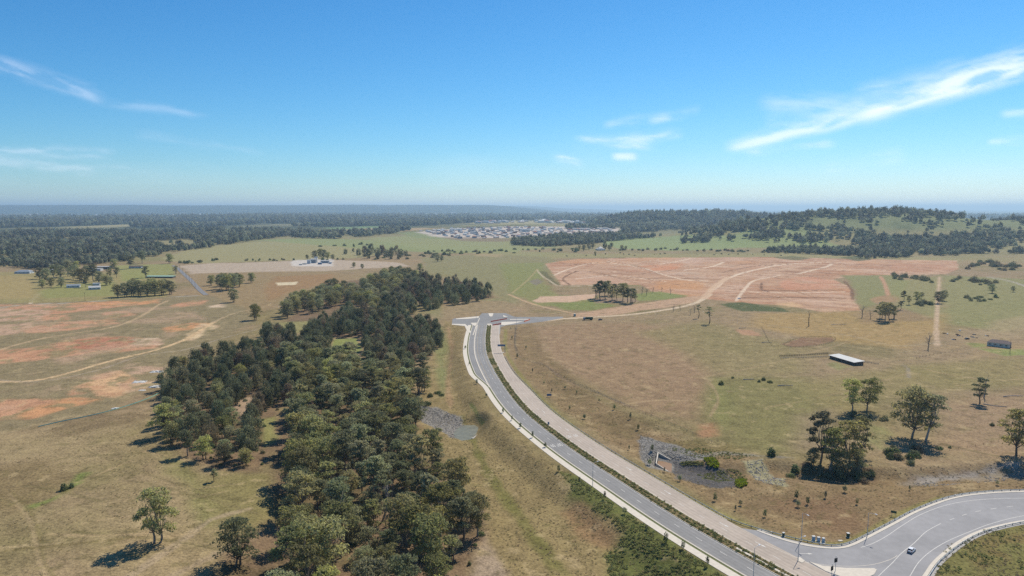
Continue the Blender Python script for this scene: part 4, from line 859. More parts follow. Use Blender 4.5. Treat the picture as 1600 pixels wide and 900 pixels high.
# single trees, each placed where it stands
def put(kind, px, py, h_, proto, label, group=None, rz=None, nm=None, wide=1.0):
    p = G(px, py); ph = {'gum': 17, 'round': 13, 'oak': 14, 'dead': 13}[kind]; s = h_/ph
    nm = nm or {'gum': 'gum_tree', 'round': 'bushy_tree', 'oak': 'she_oak_tree', 'dead': 'dead_tree'}[kind]
    o = tree(nm, proto if isinstance(proto, tuple) else (proto,), p[0], p[1], s*wide, rz, label, 'tree', group, s); return o
put('gum', 245, 849, 19, gum_mesh(500, 17, 5.8, .2, 13, 3400, L_GUM, BARK, 2, .9), 'lone gum with two trunks and a long shadow in the near left paddock', None, .2)
put('round', 372, 884, 16, ROUND[0], 'rounded dense tree at the near left corner of the wood', None, 1)
put('gum', 257, 682, 17, gum_mesh(501, 17, 6.2, .3, 12, 2600, L_GUM, BARKD, 1, .75), 'spreading tree with a bare trunk on the left tip of the grove', None, 1)
put('gum', 335, 752, 6, GUM[2], 'small tree alone on the grass below the western grove')
put('gum', 597, 815, 21, (dead_mesh(505, 17, .25, 6, BARKW), gum_mesh(506, 17, 3.6, .5, 6, 500, L_GUM2, BARK)[1]), 'tall sparse tree with a pale trunk in the gap of the near wood', None, 1)
put('gum', 623, 640, 16, (DEAD[3],), 'white bare tree at the right edge of the wood by the stone basin', None, 1, 'dead_tree')
E1 = gum_mesh(510, 17, 5.8, .22, 13, 2400, L_GUM, BARK, 1, .85); E2 = gum_mesh(511, 17, 6.4, .20, 14, 2700, L_GUM, BARK, 1, .85, lean=.12)
put('gum', 1331, 643, 19, E1, 'left one of two open gums behind the big gum in the right paddock', None, .5); put('gum', 1354, 642, 19, E2, 'right one of two open gums behind the big gum in the right paddock', None, .1)
put('gum', 1425, 684, 26, gum_mesh(512, 17, 6.2, .18, 20, 4200, L_GUM, BARK, 1, .85), 'biggest gum of the right paddock, broad and dark at the trunk', None, 0)
put('gum', 1446, 690, 25, gum_mesh(513, 17, 5.0, .3, 10, 1400, L_GUM2, BARKW, 1, .7, lean=.14), 'thin leaning gum with pale bare limbs right of the biggest gum', None, 0)
put('gum', 1282, 722, 24, gum_mesh(514, 17, 4.4, .22, 13, 3200, L_OAK, BARK, 1, .9), 'tall dark gum at the left of the cluster beside the drain')
put('gum', 1299, 738, 21, gum_mesh(515, 17, 5.0, .22, 10, 1800, L_GUM, BARKW, 2, .8), 'pale stemmed open gum in the middle of the cluster beside the drain')
put('gum', 1327, 728, 22, gum_mesh(516, 17, 5.4, .2, 12, 2200, L_GUM, BARK, 1, .8), 'open gum right of the pale stems in the cluster beside the drain')
put('gum', 1346, 714, 20, gum_mesh(517, 17, 4.8, .2, 10, 1800, L_GUM, BARK, 1, .8), 'rightmost gum of the cluster beside the drain')
put('round', 1312, 744, 11, ROUND[0], 'low bushy tree at the front foot of the gum cluster beside the drain', None, 2); put('round', 1338, 735, 10, ROUND[1], 'low bushy tree right of centre in the gum cluster beside the drain', None, 1); put('round', 1270, 728, 8, ROUND[0], 'low dark bushy tree at the left foot of the gum cluster', None, 3)
put('gum', 1531, 630, 16, gum_mesh(518, 17, 4.4, .24, 11, 2000, L_OAK, BARKD, 1, .85), 'small dark tree right of the biggest gum, with a fallen branch'); put('dead', 1537, 622, 17, DEAD[3], 'bare grey spike rising behind the small dark tree in the right paddock')
put('gum', 1588, 712, 23, gum_mesh(519, 17, 5.6, .2, 13, 2600, L_GUM, BARKD, 1, .85), 'open gum at the right edge of the view by the drain')
put('dead', 1450, 545, 17, DEAD[2], 'big bare dead tree left of the ruined grey house', None, 1); put('dead', 1264, 510, 19, dead_mesh(530, 13, .12, 4, BARKD), 'slim dead tree standing alone below the earthworks', None, 1)
put('dead', 1347, 496, 17, DEAD[2], 'forked dead tree left of the dark clump below the earthworks'); put('dead', 1360, 499, 12, DEAD[1], 'short dead tree touching the dark clump below the earthworks')
for k, (x, y, h_) in enumerate([(1052, 487, 11), (1063, 486, 9), (1079, 492, 9), (1085, 489, 12)]): put('dead', x, y, h_, DEAD[k % 3], 'bare dying tree in the row beside the haul road', 'dying trees by the haul road')
put('gum', 1091, 497, 15, gum_mesh(531, 17, 3.0, .55, 6, 500, L_OAK, BARKD), 'thin dark tree at the end of the dying row'); put('gum', 1108, 506, 18, gum_mesh(532, 17, 4.4, .45, 8, 800, L_GUM2, BARKD, 1, .4), 'sparse tree with drooping tufts right of the dying row, shadow at its foot')
for k, (x, y, h_) in enumerate([(1375, 500, 17), (1383, 503, 22), (1390, 501, 20), (1397, 498, 15), (1378, 497, 18)]): put('gum', x, y, h_, GUM[k % 6], 'dark gum in the compact clump below the earthworks', 'gums of the compact clump')
for x, y, h_ in [(1412, 470, 14), (1420, 476, 12), (1432, 474, 16), (1440, 468, 10), (1407, 484, 11)]: put('gum', x, y, h_, random.choice(GUM), 'slender tree right of the compact clump, left of the straight track', 'slender trees by the track')
for k, (x, y, h_) in enumerate([(938, 468, 26), (932, 466, 20), (946, 467, 24), (956, 470, 21), (964, 468, 16), (973, 470, 24), (980, 473, 20), (987, 474, 20), (992, 472, 14), (950, 462, 22), (960, 463, 18)]): put('gum', x, y, h_, GUM[(k*5) % 6] if k % 2 else (GUM[2][0], GUM[2][1]), 'dark gum in the clump beside the spoil strip, in front of the earthworks', 'gums in front of the earthworks')
for x, y, h_ in [(1010, 462, 14), (1020, 458, 12), (1048, 460, 13), (1003, 460, 16), (1034, 456, 10)]: put('dead', x, y, h_, DEAD[0], 'bare thin tree right of the gums in front of the earthworks', 'bare trees before the earthworks')
for x, y, h_ in [(184, 464, 16), (196, 464, 18), (207, 463, 20), (218, 462, 20), (230, 462, 19), (242, 462, 21), (254, 461, 20), (266, 460, 18), (210, 459, 20), (236, 458, 20), (258, 457, 18)]: put('round', x, y, h_, random.choice(ROUND), 'rounded gum in the roadside row below the green roofed shed', 'gums of the roadside row')
for x, y, h_ in [(330, 446, 15), (345, 452, 20), (355, 454, 22), (364, 452, 22), (374, 448, 18), (350, 447, 19), (368, 446, 18)]: put('round', x, y, h_, random.choice(ROUND), 'rounded gum in the group right of the straight road', 'gums right of the straight road')
put('round', 393, 442, 15, ROUND[1], 'single rounded tree right of the group beside the straight road'); put('round', 365, 472, 16, ROUND[0], 'grey tree alone at the edge of the red ground'); put('round', 399, 500, 16, ROUND[1], 'bushy tree on the bare ground left of the belt')
for x, y, h_ in [(62, 436, 18), (72, 440, 20), (84, 436, 18), (95, 434, 20), (106, 432, 22), (116, 436, 22), (126, 440, 20), (136, 437, 22), (146, 440, 22), (155, 443, 18), (166, 446, 16), (172, 434, 14), (182, 434, 14), (66, 450, 12), (80, 449, 14), (96, 449, 14), (134, 449, 13), (172, 445, 12), (228, 434, 16), (204, 420, 20), (178, 420, 18), (222, 412, 22), (265, 412, 20), (275, 428, 12), (90, 426, 16), (120, 427, 18)]:
    put('round', x, y, h_, random.choice(ROUND+GUM[3:5]), 'garden tree around the farmhouses on the left', 'garden trees of the left farmhouses')
for x, y, h_ in [(540, 397, 16), (552, 394, 12), (560, 399, 20), (570, 401, 24), (580, 398, 26), (590, 400, 24), (597, 398, 28), (604, 402, 22), (612, 400, 22), (620, 398, 24), (628, 401, 18), (634, 400, 16), (575, 404, 20), (590, 405, 18), (610, 405, 18), (624, 405, 16)]: put('oak', x, y, h_, random.choice(OAK), 'dark tree in the island of trees in the green paddock beyond the belt', 'trees of the paddock island')
for x, y, h_ in [(492, 404, 18), (500, 402, 20), (506, 404, 20), (512, 405, 16), (520, 406, 12), (480, 405, 10), (684, 409, 16), (690, 408, 12), (553, 418, 10), (566, 420, 9), (600, 430, 12), (656, 424, 14)]: put('round', x, y, h_, random.choice(ROUND), 'small round tree scattered about the works compound and centre paddock', 'scattered trees of the centre')
put('oak', 945, 389, 22, OAK[1], 'dark pointed tree beside the white farmhouse')
for x, y, h_ in [(905, 391, 14), (912, 392, 16), (920, 390, 18), (926, 388, 18), (952, 391, 14), (972, 391, 14), (978, 391, 12), (930, 398, 8), (955, 388, 16)]: put('round', x, y, h_, random.choice(ROUND), 'green garden tree around the white farmhouse', 'garden trees of the white farmhouse')
for x, y, h_ in [(1474, 470, 13), (1466, 474, 14), (1550, 458, 12), (1583, 456, 8)]: put('round', x, y, h_, ROUND[0], 'small round tree in the far right paddock', 'round trees of the far right paddock')
def shrub(px, py, s, label, group=None, proto=None, nm='shrub', cat='shrub'):
    p = G(px, py); o = link(nm, None, None, p, random.uniform(0, 6), s); tag(o, label, cat, group); link('foliage', proto or random.choice(SHRUB), o); return o
def shrub_row(pts, n_, jit, smin, smax, label, group, protos=None):
    P = spline(np.array(pts, float), 5)
    for k in range(n_):
        t = random.random()*(len(P)-1); i = int(t); q = P[i]*(1-(t-i))+P[min(i+1, len(P)-1)]*(t-i)
        shrub(q[0]+random.uniform(-3, 3), q[1]+random.gauss(0, jit), random.uniform(smin, smax), label, group, random.choice(protos or SHRUB+SHRUBD))
shrub_row([(660, 402), (700, 398), (760, 394), (800, 392), (850, 391), (905, 392)], 44, 1.4, 1.6, 3.2, 'shrub in the creek line between the centre paddock and the far fields', 'creek line shrubs')
shrub_row([(640, 400), (670, 396), (700, 393), (720, 394)], 18, 1.6, 1.6, 2.8, 'shrub in the creek line left of the centre paddock', 'creek line shrubs on the left')
shrub_row([(960, 391), (1050, 391), (1130, 393), (1200, 394), (1260, 396)], 50, .8, 1.6, 2.8, 'shrub in the hedge line beyond the earthworks', 'hedge line shrubs', SHRUBD)
shrub_row([(870, 402), (920, 399), (1000, 398), (1120, 398), (1220, 399)], 26, 1.2, .6, 1.3, 'low bush on the rough strip beyond the earthworks', 'bushes beyond the earthworks')
shrub_row([(1395, 432), (1420, 434), (1455, 440)], 26, 2.2, 1.6, 2.6, 'dark bush in the thicket left of the straight track', 'thicket left of the track', SHRUBD)
shrub_row([(1478, 440), (1500, 436), (1520, 440), (1552, 444)], 24, 2.0, 1.4, 2.4, 'dark bush in the thicket right of the straight track', 'thicket right of the track', SHRUBD)
shrub_row([(1498, 418), (1530, 412), (1560, 414), (1590, 420)], 46, 3.0, 2.0, 3.2, 'dark bush in the plantation beyond the right end of the earthworks', 'plantation bushes', SHRUBD)
shrub_row([(1508, 466), (1530, 468), (1560, 468)], 12, 1.8, 1.2, 2.0, 'olive bush in the far right paddock', 'bushes of the far right paddock')
shrub_row([(1435, 478), (1445, 474), (1454, 478)], 7, 1.0, 1.4, 2.2, 'bush right of the slender trees by the track', 'bushes by the slender trees')
shrub_row([(380, 408), (420, 406), (480, 407), (540, 405), (600, 405), (640, 405)], 24, .9, 1.0, 2.2, 'bush behind the works compound', 'bushes behind the compound')
shrub_row([(345, 405), (300, 411), (280, 409)], 16, .8, 1.4, 2.6, 'bush along the field edge beyond the straight road', 'field edge bushes')
shrub_row([(500, 384), (510, 386), (580, 382)], 8, .8, 2.0, 3.2, 'bush in the field beyond the compound', 'bushes in the far field')
shrub_row([(1260, 735), (1300, 745), (1340, 748), (1365, 738)], 28, 6, .5, 1.2, 'dark shrub at the foot of the gum cluster beside the drain', 'shrubs under the gum cluster', SHRUBD+SHRUB[:1])
shrub_row([(1385, 705), (1400, 712), (1425, 716), (1440, 700)], 18, 6, .5, 1.3, 'shrub under the biggest gum of the right paddock', 'shrubs under the biggest gum')
shrub_row([(1325, 648), (1355, 652), (1385, 655)], 12, 3, .5, 1.0, 'low shrub in the shade of the two open gums', 'shrubs under the two gums', SHRUBD)
for x, y, s in [(1127, 601, 1.1), (1145, 591, .6), (1186, 597, .7), (1193, 594, .9), (1203, 598, .9), (1206, 712, 1.5), (1242, 738, 1.4), (1235, 745, .9), (1468, 702, .8), (1550, 665, .7), (1484, 700, .5), (100, 766, 1.1), (112, 762, .8), (382, 690, .9), (330, 700, 1.1), (690, 618, .9), (684, 615, 1.0), (668, 632, 1.2), (672, 620, 1.1)]: shrub(x, y, s, 'single bush standing apart on open grass', 'single bushes on open grass')
for x, y in [(735, 628), (720, 640)]: pass
# planted saplings beside the road
def sapling(px, py, s, label, group, k):
    p = G(px, py); o = link('sapling', None, None, p, random.uniform(0, 6), s); tag(o, label, 'sapling', group); link('stem', STEM, o); link('foliage', SAP[k % 3], o)
for k, (x, y) in enumerate([(813, 669), (832, 684), (852, 699), (873, 737), (905, 755), (976, 803), (1067, 858), (945, 780), (1010, 828), (1040, 848), (1105, 885), (760, 620), (745, 600), (733, 570), (727, 545), (786, 645), (800, 657)]): sapling(x, y, random.uniform(.9, 1.5), 'young tree planted beside the white path', 'saplings along the white path', k)
for k, (x, y) in enumerate([(997, 672), (983, 703), (1015, 727), (1019, 705), (1038, 738), (1062, 752), (1117, 783), (1149, 798), (1157, 790), (1195, 808), (862, 613), (883, 608), (901, 615), (936, 628), (913, 655), (890, 640), (832, 582), (850, 600), (960, 640), (985, 655), (1247, 792), (1262, 788), (1290, 778), (1320, 769), (1339, 788), (1421, 766), (1558, 758), (1244, 780), (808, 560), (822, 545), (800, 530), (798, 515)]): sapling(x, y, random.uniform(.8, 1.5), 'young tree planted on the bank right of the guard rail', 'saplings on the right bank', k)

# ------------------------------------------------------------------ masses of plants nobody could count
def instances(name, pts, protos, label, smin, smax, seed, sz=None, scl=None):
    pc = bpy.data.collections.new(name+'_kinds'); rng = np.random.default_rng(seed)
    for k, m_ in enumerate(protos): pc.objects.link(bpy.data.objects.new('kind', m_))
    pts = np.asarray(pts, np.float32); me = bpy.data.meshes.new(name); me.vertices.add(len(pts)); me.vertices.foreach_set('co', pts.ravel())
    s = (rng.uniform(smin, smax, len(pts)) if scl is None else scl*rng.uniform(smin, smax, len(pts))).astype(np.float32)
    for nm, ty, dat in (('scl', 'FLOAT', s), ('rot', 'FLOAT', rng.uniform(0, 6.28, len(pts)).astype(np.float32)), ('idx', 'INT', rng.integers(0, len(protos), len(pts)).astype(np.int32))):
        me.attributes.new(nm, ty, 'POINT').data.foreach_set('value', dat)
    o = link(name, me); ng = bpy.data.node_groups.new(name, 'GeometryNodeTree')
    ng.interface.new_socket('Geometry', in_out='INPUT', socket_type='NodeSocketGeometry'); ng.interface.new_socket('Geometry', in_out='OUTPUT', socket_type='NodeSocketGeometry')
    nd = ng.nodes; gi = nd.new('NodeGroupInput'); go = nd.new('NodeGroupOutput'); ip = nd.new('GeometryNodeInstanceOnPoints'); ci = nd.new('GeometryNodeCollectionInfo')
    ci.inputs['Collection'].default_value = pc; ci.inputs['Separate Children'].default_value = True; ci.inputs['Reset Children'].default_value = True
    def na(nm, ty):
        a = nd.new('GeometryNodeInputNamedAttribute'); a.data_type = ty; a.inputs['Name'].default_value = nm; return a.outputs['Attribute']
    cx_ = nd.new('ShaderNodeCombineXYZ'); ng.links.new(na('rot', 'FLOAT'), cx_.inputs[2]); ng.links.new(cx_.outputs[0], ip.inputs['Rotation'])
    ng.links.new(na('scl', 'FLOAT'), ip.inputs['Scale']); ip.inputs['Pick Instance'].default_value = True; ng.links.new(na('idx', 'INT'), ip.inputs['Instance Index'])
    ng.links.new(gi.outputs[0], ip.inputs['Points']); ng.links.new(ci.outputs[0], ip.inputs['Instance']); ng.links.new(ip.outputs[0], go.inputs[0])
    md = o.modifiers.new('plants', 'NODES'); md.node_group = ng
    return tag(o, label, None, None, 'stuff')
instances('undergrowth', under_pts, SHRUB+SHRUBD, 'low green undergrowth beneath the trees of the wood', .3, .75, 31)
L_FAR2 = leaf_mat('far dull leaves', (.175, .165, .115), .02, .4, .45)
FT = [dome_mesh('far_tree', 600+k, rx, h_, 200, 1.25, lm, .6, lo_, 7) for k, (rx, h_, lo_, lm) in enumerate([(5.4, 8.5, 3.2, L_FAR), (6.2, 7.5, 3.5, L_FAR), (4.4, 11, 3.0, L_FAR2), (5.6, 9.5, 4.5, L_FAR), (6.6, 9, 2.0, L_FAR2)])]
rng = np.random.default_rng(77); NW = 125000
lr = np.exp(rng.uniform(math.log(1280), math.log(13500), NW)); aa = rng.uniform(R(-43), R(43), NW); wx_ = lr*np.sin(aa); wy_ = lr*np.cos(aa); wz_ = hts(wx_, wy_)
qx, qy = px_of(wx_, wy_, wz_); keep = np.zeros(NW, bool); pin = lambda P: sd_poly(qx, qy, np.array(P, float)) < 0
edge = 1.2*fbm(wx_, wy_, 160, 55)
qy0 = qy; qy = qy+edge
for P in ([(-400, 418), (0, 417), (60, 421), (140, 414), (195, 409), (215, 402), (245, 401), (262, 394), (330, 388), (350, 384), (400, 376), (470, 368), (500, 362), (500, 354), (420, 352), (300, 353), (120, 351), (-400, 353)],
  [(395, 376), (440, 371), (520, 374), (570, 371), (600, 366), (640, 363), (640, 358), (600, 359), (560, 363), (500, 365.5), (440, 364)], [(640, 355.5), (720, 350), (800, 346), (860, 345), (980, 352), (1000, 345), (860, 338), (700, 340), (560, 346), (600, 352)],
  [(800, 384), (850, 386), (900, 383), (940, 379), (1000, 373), (1020, 368), (980, 364), (930, 368), (880, 371), (830, 375), (800, 378)], [(985, 372), (950, 360), (1000, 350), (1100, 348), (1220, 352), (1200, 362), (1120, 363), (1080, 367), (1010, 373)],
  [(1338, 402), (1345, 388), (1330, 380), (1370, 372), (1440, 374), (1500, 368), (1560, 366), (1800, 366), (1800, 402), (1600, 397), (1520, 396), (1440, 400), (1432, 392), (1420, 403), (1350, 405)], [(1190, 393), (1250, 390), (1345, 392), (1345, 401), (1250, 396.5)],
  [(1064, 377), (1105, 374), (1108, 379), (1068, 380)], [(880, 356), (930, 352), (970, 354), (960, 358), (890, 359)], [(1240, 374), (1265, 368), (1300, 370), (1302, 378), (1250, 380)], [(1160, 372), (1215, 362), (1230, 370), (1190, 376)], [(1440, 404), (1475, 396), (1500, 398), (1500, 404)]):
    keep |= pin(P)
qy = qy0
gap = fbm(wx_, wy_, 210, 56, 4)
keep &= ~((gap > .24) & (lr > 1650)); keep &= ~((fbm(wx_*.5, wy_*.6, 600, 63, 4) > .10) & (lr > 2700))
hill_ = (wz_ > 14) & (lr < 3700) & (lr > 1700) & (wx_ > 400); keep |= hill_ & (fbm(wx_, wy_, 140, 57, 4) > .27) & (rng.uniform(size=NW) < .7)
keep |= hill_ & (np.abs(wx_-1420) < 330) & (wz_ > 88) & (rng.uniform(size=NW) < .8); keep |= hill_ & (fbm(wx_, wy_, 60, 58, 3) > .2) & (rng.uniform(size=NW) < .22)
keep |= (wz_ > 22) & (lr > 3600) & (wx_ > 350) & (lr < 6400) & (gap < .0)
keep |= (lr > 4800) & (fbm(wx_, wy_*.55, 900, 51, 5) > .03)
keep &= ~((qx > 652) & (qx < 972) & (qy > 353) & (qy < 376) & ~(pin([(800, 384), (850, 386), (900, 383), (940, 379), (1000, 373), (1020, 368), (980, 364), (930, 368), (880, 371), (830, 375), (800, 378)]) | pin([(880, 356), (930, 352), (970, 354), (960, 358), (890, 359)])))
for P in ([(95, 370), (140, 371), (152, 378), (104, 378)], [(180, 373), (202, 372), (204, 377), (184, 378)], [(28, 372), (50, 371), (52, 377), (30, 378)], [(300, 366), (345, 364), (350, 367), (305, 370)], [(230, 362), (270, 360), (280, 363), (235, 366)], [(40, 362), (90, 360), (96, 363), (44, 366)], [(150, 358), (200, 356), (210, 359), (155, 361)], [(10, 392), (34, 390), (36, 394), (12, 396)]): keep &= ~pin(P)
fp = np.stack([wx_, wy_, wz_-.5], 1)[keep]; fs = np.clip(lr[keep]/1150, 1.1, 7.0)**.8*.72
print('far trees', len(fp))
instances('distant_woodland', fp, FT, 'dark bluish green woodland covering the country to the horizon', .55, 1.45, 3, scl=fs)
def fill(P, n_, seed, patch=None):
    rng = np.random.default_rng(seed); lo, hi = P.min(0), P.max(0); c = lo+rng.uniform(size=(n_*6, 2))*(hi-lo); c = c[sd_poly(c[:, 0], c[:, 1], P) < 0]
    if patch: c = c[fbm(c[:, 0], c[:, 1], patch[0], seed, 3) > patch[1]]
    dm, sm_ = d_line(c[:, 0], c[:, 1], MEDC); ea = (sm_*SIDE) > 0; c = c[np.where(ea, dm > 15.0, dm > 17.6+5.6*sst(440, 495, c[:, 1]))]
    c = c[:n_]; return np.column_stack([c, hts(c[:, 0], c[:, 1])-.03])
TG = [tuft_mesh(700+k, .24, .45, 14, L_DRY) for k in range(3)]; TGG = [tuft_mesh(710+k, .45, .6, 16, L_GREEN) for k in range(3)]; TR = [tuft_mesh(720+k, 1.0, .5, 18, L_REED) for k in range(2)]
dry = np.vstack([fill(gpoly([(700, 640), (770, 650), (850, 715), (950, 795), (1080, 890), (1100, 920), (800, 920), (745, 800), (690, 730), (650, 690)]), 2200, 1, (9, -.15)), fill(gpoly([(990, 640), (1240, 740), (1600, 725), (1600, 766), (1480, 775), (1380, 820), (1330, 848), (1230, 835), (1100, 780), (950, 690), (850, 620), (830, 560)]), 2400, 2, (9, -.1)),
   fill(gpoly([(-40, 690), (240, 640), (320, 740), (330, 800), (240, 900), (-40, 910)]), 900, 3, (10, .0)), fill(gpoly([(1480, 852), (1540, 828), (1640, 814), (1640, 920), (1450, 920)]), 800, 4, (8, -.3)), fill(gpoly([(690, 510), (722, 506), (724, 545), (735, 590), (770, 640), (700, 640), (690, 560)]), 700, 6, (9, -.1))])
instances('dry_tussock_grass', dry, TG, 'dry tussock grass on the verges and near paddocks', .5, 1.1, 5)
grn = np.vstack([fill(gpoly([(875, 738), (905, 742), (960, 775), (1010, 808), (1065, 850), (1140, 905), (1140, 940), (960, 940), (945, 870), (975, 835), (930, 800), (900, 772)]), 1700, 7, (6, -.2)), fill(gpoly([(1480, 852), (1540, 828), (1640, 814), (1640, 920), (1450, 920)]), 300, 8, (6, .1)), fill(gpoly([(1040, 700), (1100, 700), (1180, 712), (1150, 718), (1080, 716)]), 260, 9), fill(gpoly([(1090, 742), (1150, 730), (1165, 745), (1120, 755)]), 300, 10), fill(gpoly([(1062, 722), (1100, 722), (1100, 728), (1065, 728)]), 120, 11)])
instances('green_verge_grass', grn, TGG, 'rank green grass below the white path and along the drain', .5, 1.1, 6)
ree = np.vstack([fill(gpoly([(1100, 718), (1112, 716), (1125, 728), (1120, 733), (1104, 728)]), 120, 12), fill(gpoly([(1150, 752), (1162, 750), (1168, 758), (1156, 763), (1148, 760)]), 120, 13)])
instances('bright_reeds', ree, TR, 'bright yellow green reeds in the stone lined drain', .8, 1.4, 7)
mi = np.where(Ys > 150)[0]; mp_ = []
for k in range(4200):
    i = random.choice(mi)
    o = random.choice((-1.1, 1.1))+random.gauss(0, .42); p = MED[i]+MED_N[i]*o+(MED[min(i+1, nM-1)]-MED[i])*random.random()
    if vn(np.array([p[0]/16]), np.array([p[1]/16]), 4)[0] > .16: mp_.append((p[0]+random.uniform(-1, 1)*.4, p[1]+random.uniform(-1, 1)*.4, .15))
instances('median_plants', mp_, [TGG[0], TGG[1], TG[0], dome_mesh('clump', 730, .6, .6, 60, .16, L_SHRUB)], 'two rows of low strappy plants down the median', .35, 1.15, 8)

# ------------------------------------------------------------------ buildings, vehicles and small things
def M(nm, r, g, b_, rough=.7, var=.08, scale=1.0, **kw): return mat(nm, col(r, g, b_), rough, var, scale, **kw)
IRON = M('pale iron roof', 198, 196, 188, .5, .12, .4); IRONG = M('grey iron roof', 150, 158, 164, .5, .12, .4); IRONB = M('brown roof', 108, 92, 88, .8, .15, .5); WALLW = M('white wall', 214, 212, 204); WALLG = M('grey weatherboard', 196, 204, 208); TIMB = M('weathered timber', 104, 92, 78, .9, .25); GLASS = M('dark window', 30, 36, 44, .15, .05, 1, spec=.5)
GREENR = M('green roof', 160, 190, 170); BLUE = M('blue grey panel', 110, 132, 158, .6); TEAL = M('teal plastic', 80, 150, 140); DGREEN = M('dark green paint', 58, 84, 62); REDW = M('red plastic', 196, 62, 44); ORANGE = M('orange plastic', 222, 110, 56); CARW = M('white car paint', 226, 228, 230, .25, .01, 1, spec=.5); TYRE = M('tyre rubber', 26, 26, 27, .9); CARG = M('dark car paint', 44, 54, 60, .3, .02, 1, spec=.5); LAMPR = M('red lamp glass', 150, 30, 28, .3, .02); RUST = M('rusty scrap', 120, 84, 62, .9, .3)
def face_rz(p, q): return math.atan2(q[1]-p[1], q[0]-p[0])
def gable(o, L, W, hw, hr, wallm, roofm, eave=.4, hip=0.0, nwin=3, open_side=False, doors=True):
    mb = MB(); t = .12
    mb.box(-L/2, L/2, -W/2, W/2, -.5, hw); link('wall', mb.me('wall', wallm), o)
    a, b_ = L/2+eave, W/2+eave; r_ = L/2-hip; zz = hw-.05
    v = [(-a, -b_, zz), (a, -b_, zz), (a, b_, zz), (-a, b_, zz), (-max(r_, .05), 0, hw+hr), (max(r_, .05), 0, hw+hr)] if hip else [(-a, -b_, zz), (a, -b_, zz), (a, b_, zz), (-a, b_, zz), (-a, 0, hw+hr), (a, 0, hw+hr)]
    link('roof', mesh('roof', v, [(0, 1, 5, 4), (2, 3, 4, 5), (1, 2, 5), (3, 0, 4), (3, 2, 1, 0)], roofm), o)
    if nwin:
        mw = MB(); mw.box(-.6, .6, -.03, .03, -.55, .55); wm = mw.me('window', GLASS)
        for k in range(nwin): link('window', wm, o, (-L/2+(k+.5)*L/nwin, -W/2-.02, hw*.55)); link('window', wm, o, (-L/2+(k+.5)*L/nwin, W/2+.02, hw*.55))
    if doors:
        md = MB(); md.box(-.45, .45, -.04, .04, 0, 2.05); link('door', md.me('door', TIMB), o, (L/2+.02, 0, 0), math.pi/2)
def building(nm, px, py, rz, dims, mats_, label, cat='house', group=None, **kw):
    p = G(px, py); o = link(nm, None, None, (p[0], p[1], p[2]+.1), rz); tag(o, label, cat, group); gable(o, *dims, *mats_, **kw); return o
# long farm shed, low roof; dark panels painted as shade inside the open bays
p = G(1322, 565); rz = face_rz(G(1300, 560), G(1340, 572)); sh_ = link('farm_shed', None, None, (p[0], p[1], p[2]), rz); tag(sh_, 'long low farm shed with pale iron roof in the right paddock', 'shed')
mb = MB(); mb.box(-13.5, 13.5, -4.2, 4.2, -.4, 2.5); link('wall', mb.me('wall', TIMB), sh_)
link('roof', mesh('roof', [(-14.2, -5.0, 2.5), (14.2, -5.0, 2.5), (14.2, 5.0, 3.1), (-14.2, 5.0, 3.1), (-14.2, -5.0, 2.65), (14.2, -5.0, 2.65), (14.2, 5.0, 3.25), (-14.2, 5.0, 3.25)], [(3, 2, 1, 0), (4, 5, 6, 7), (0, 1, 5, 4), (1, 2, 6, 5), (2, 3, 7, 6), (3, 0, 4, 7)], IRON), sh_)
mb = MB(); mb.box(-2.2, 2.2, -.05, .05, 0, 1.9); dm = mb.me('shade_panel', DARK)
for k in range(4): link('bay_shade_panel', dm, sh_, (-9.6+k*6.4, -4.23, .1))
building('ruined_house', 1561, 541, face_rz(G(1545, 541), G(1577, 545)), (16, 9.5, 3.4, 2.2), (M('faded weatherboard', 206, 200, 188), IRONB), 'grey weatherboard house with brown roof alone in the right paddock', 'house', hip=2.5, nwin=4)
def wreck(px, py, rz, label, m_=None):
    p = G(px, py); o = link('car', None, None, p, rz); tag(o, label, 'car'); mb = MB()
    pr = [(-2.2, .35), (-2.2, .85), (-1.5, .95), (-1.0, 1.42), (.6, 1.42), (1.2, .95), (2.2, .82), (2.2, .35)]
    v = [(x, s*.85, z) for s in (-1, 1) for x, z in pr]; n_ = len(pr); f = [tuple(range(n_-1, -1, -1)), tuple(range(n_, 2*n_))]+[(i, (i+1) % n_, n_+(i+1) % n_, n_+i) for i in range(n_)]
    link('body', mesh('body', v, f, m_ or CARG), o)
    mw = MB(); mw.tube([(0, -.12, 0), (0, .12, 0)], .33, 12); wm = mw.me('wheel', TYRE)
    for x in (-1.4, 1.4):
        for y in (-.8, .8): link('wheel', wm, o, (x, y, .33))
    return o
wreck(1511, 530, .2, 'dark car parked among scrap left of the grey house')
for k, (x, y) in enumerate([(1498, 525), (1504, 526), (1520, 527), (1475, 521), (1480, 522), (1495, 523), (1522, 523), (1527, 528), (1542, 525), (1490, 531), (1500, 517)]):
    p = G(x, y); mb = MB(); rr_ = random.Random(k)
    for j in range(5): mb.box(rr_.uniform(-2, 0), rr_.uniform(.2, 2), rr_.uniform(-.8, 0), rr_.uniform(.1, .8), -.1, rr_.uniform(.2, .9), j % 3)
    tag(link('scrap_heap', mb.me('scrap_heap', [RUST, WALLW, DARK]), None, p, k), 'small heap of scrap near the dark car', 'scrap', 'scrap heaps near the dark car')
def log(px, py, L, rz, label):
    p = G(px, py); rng_ = np.random.default_rng(int(px)); mb = MB(); limb(mb, (-L/2, 0, .25), (L/2, 0, .3), .32, .12, rng_, 6, .05, 7)
    for k in range(4): limb(mb, (L*.1+k*L*.1, 0, .3), (L*.2+k*L*.12, rng_.uniform(-2, 2), rng_.uniform(.3, 1.6)), .1, .03, rng_, 3, .1, 5)
    tag(link('fallen_log', mb.me('fallen_log', BARKW), None, p, rz), label, 'log')
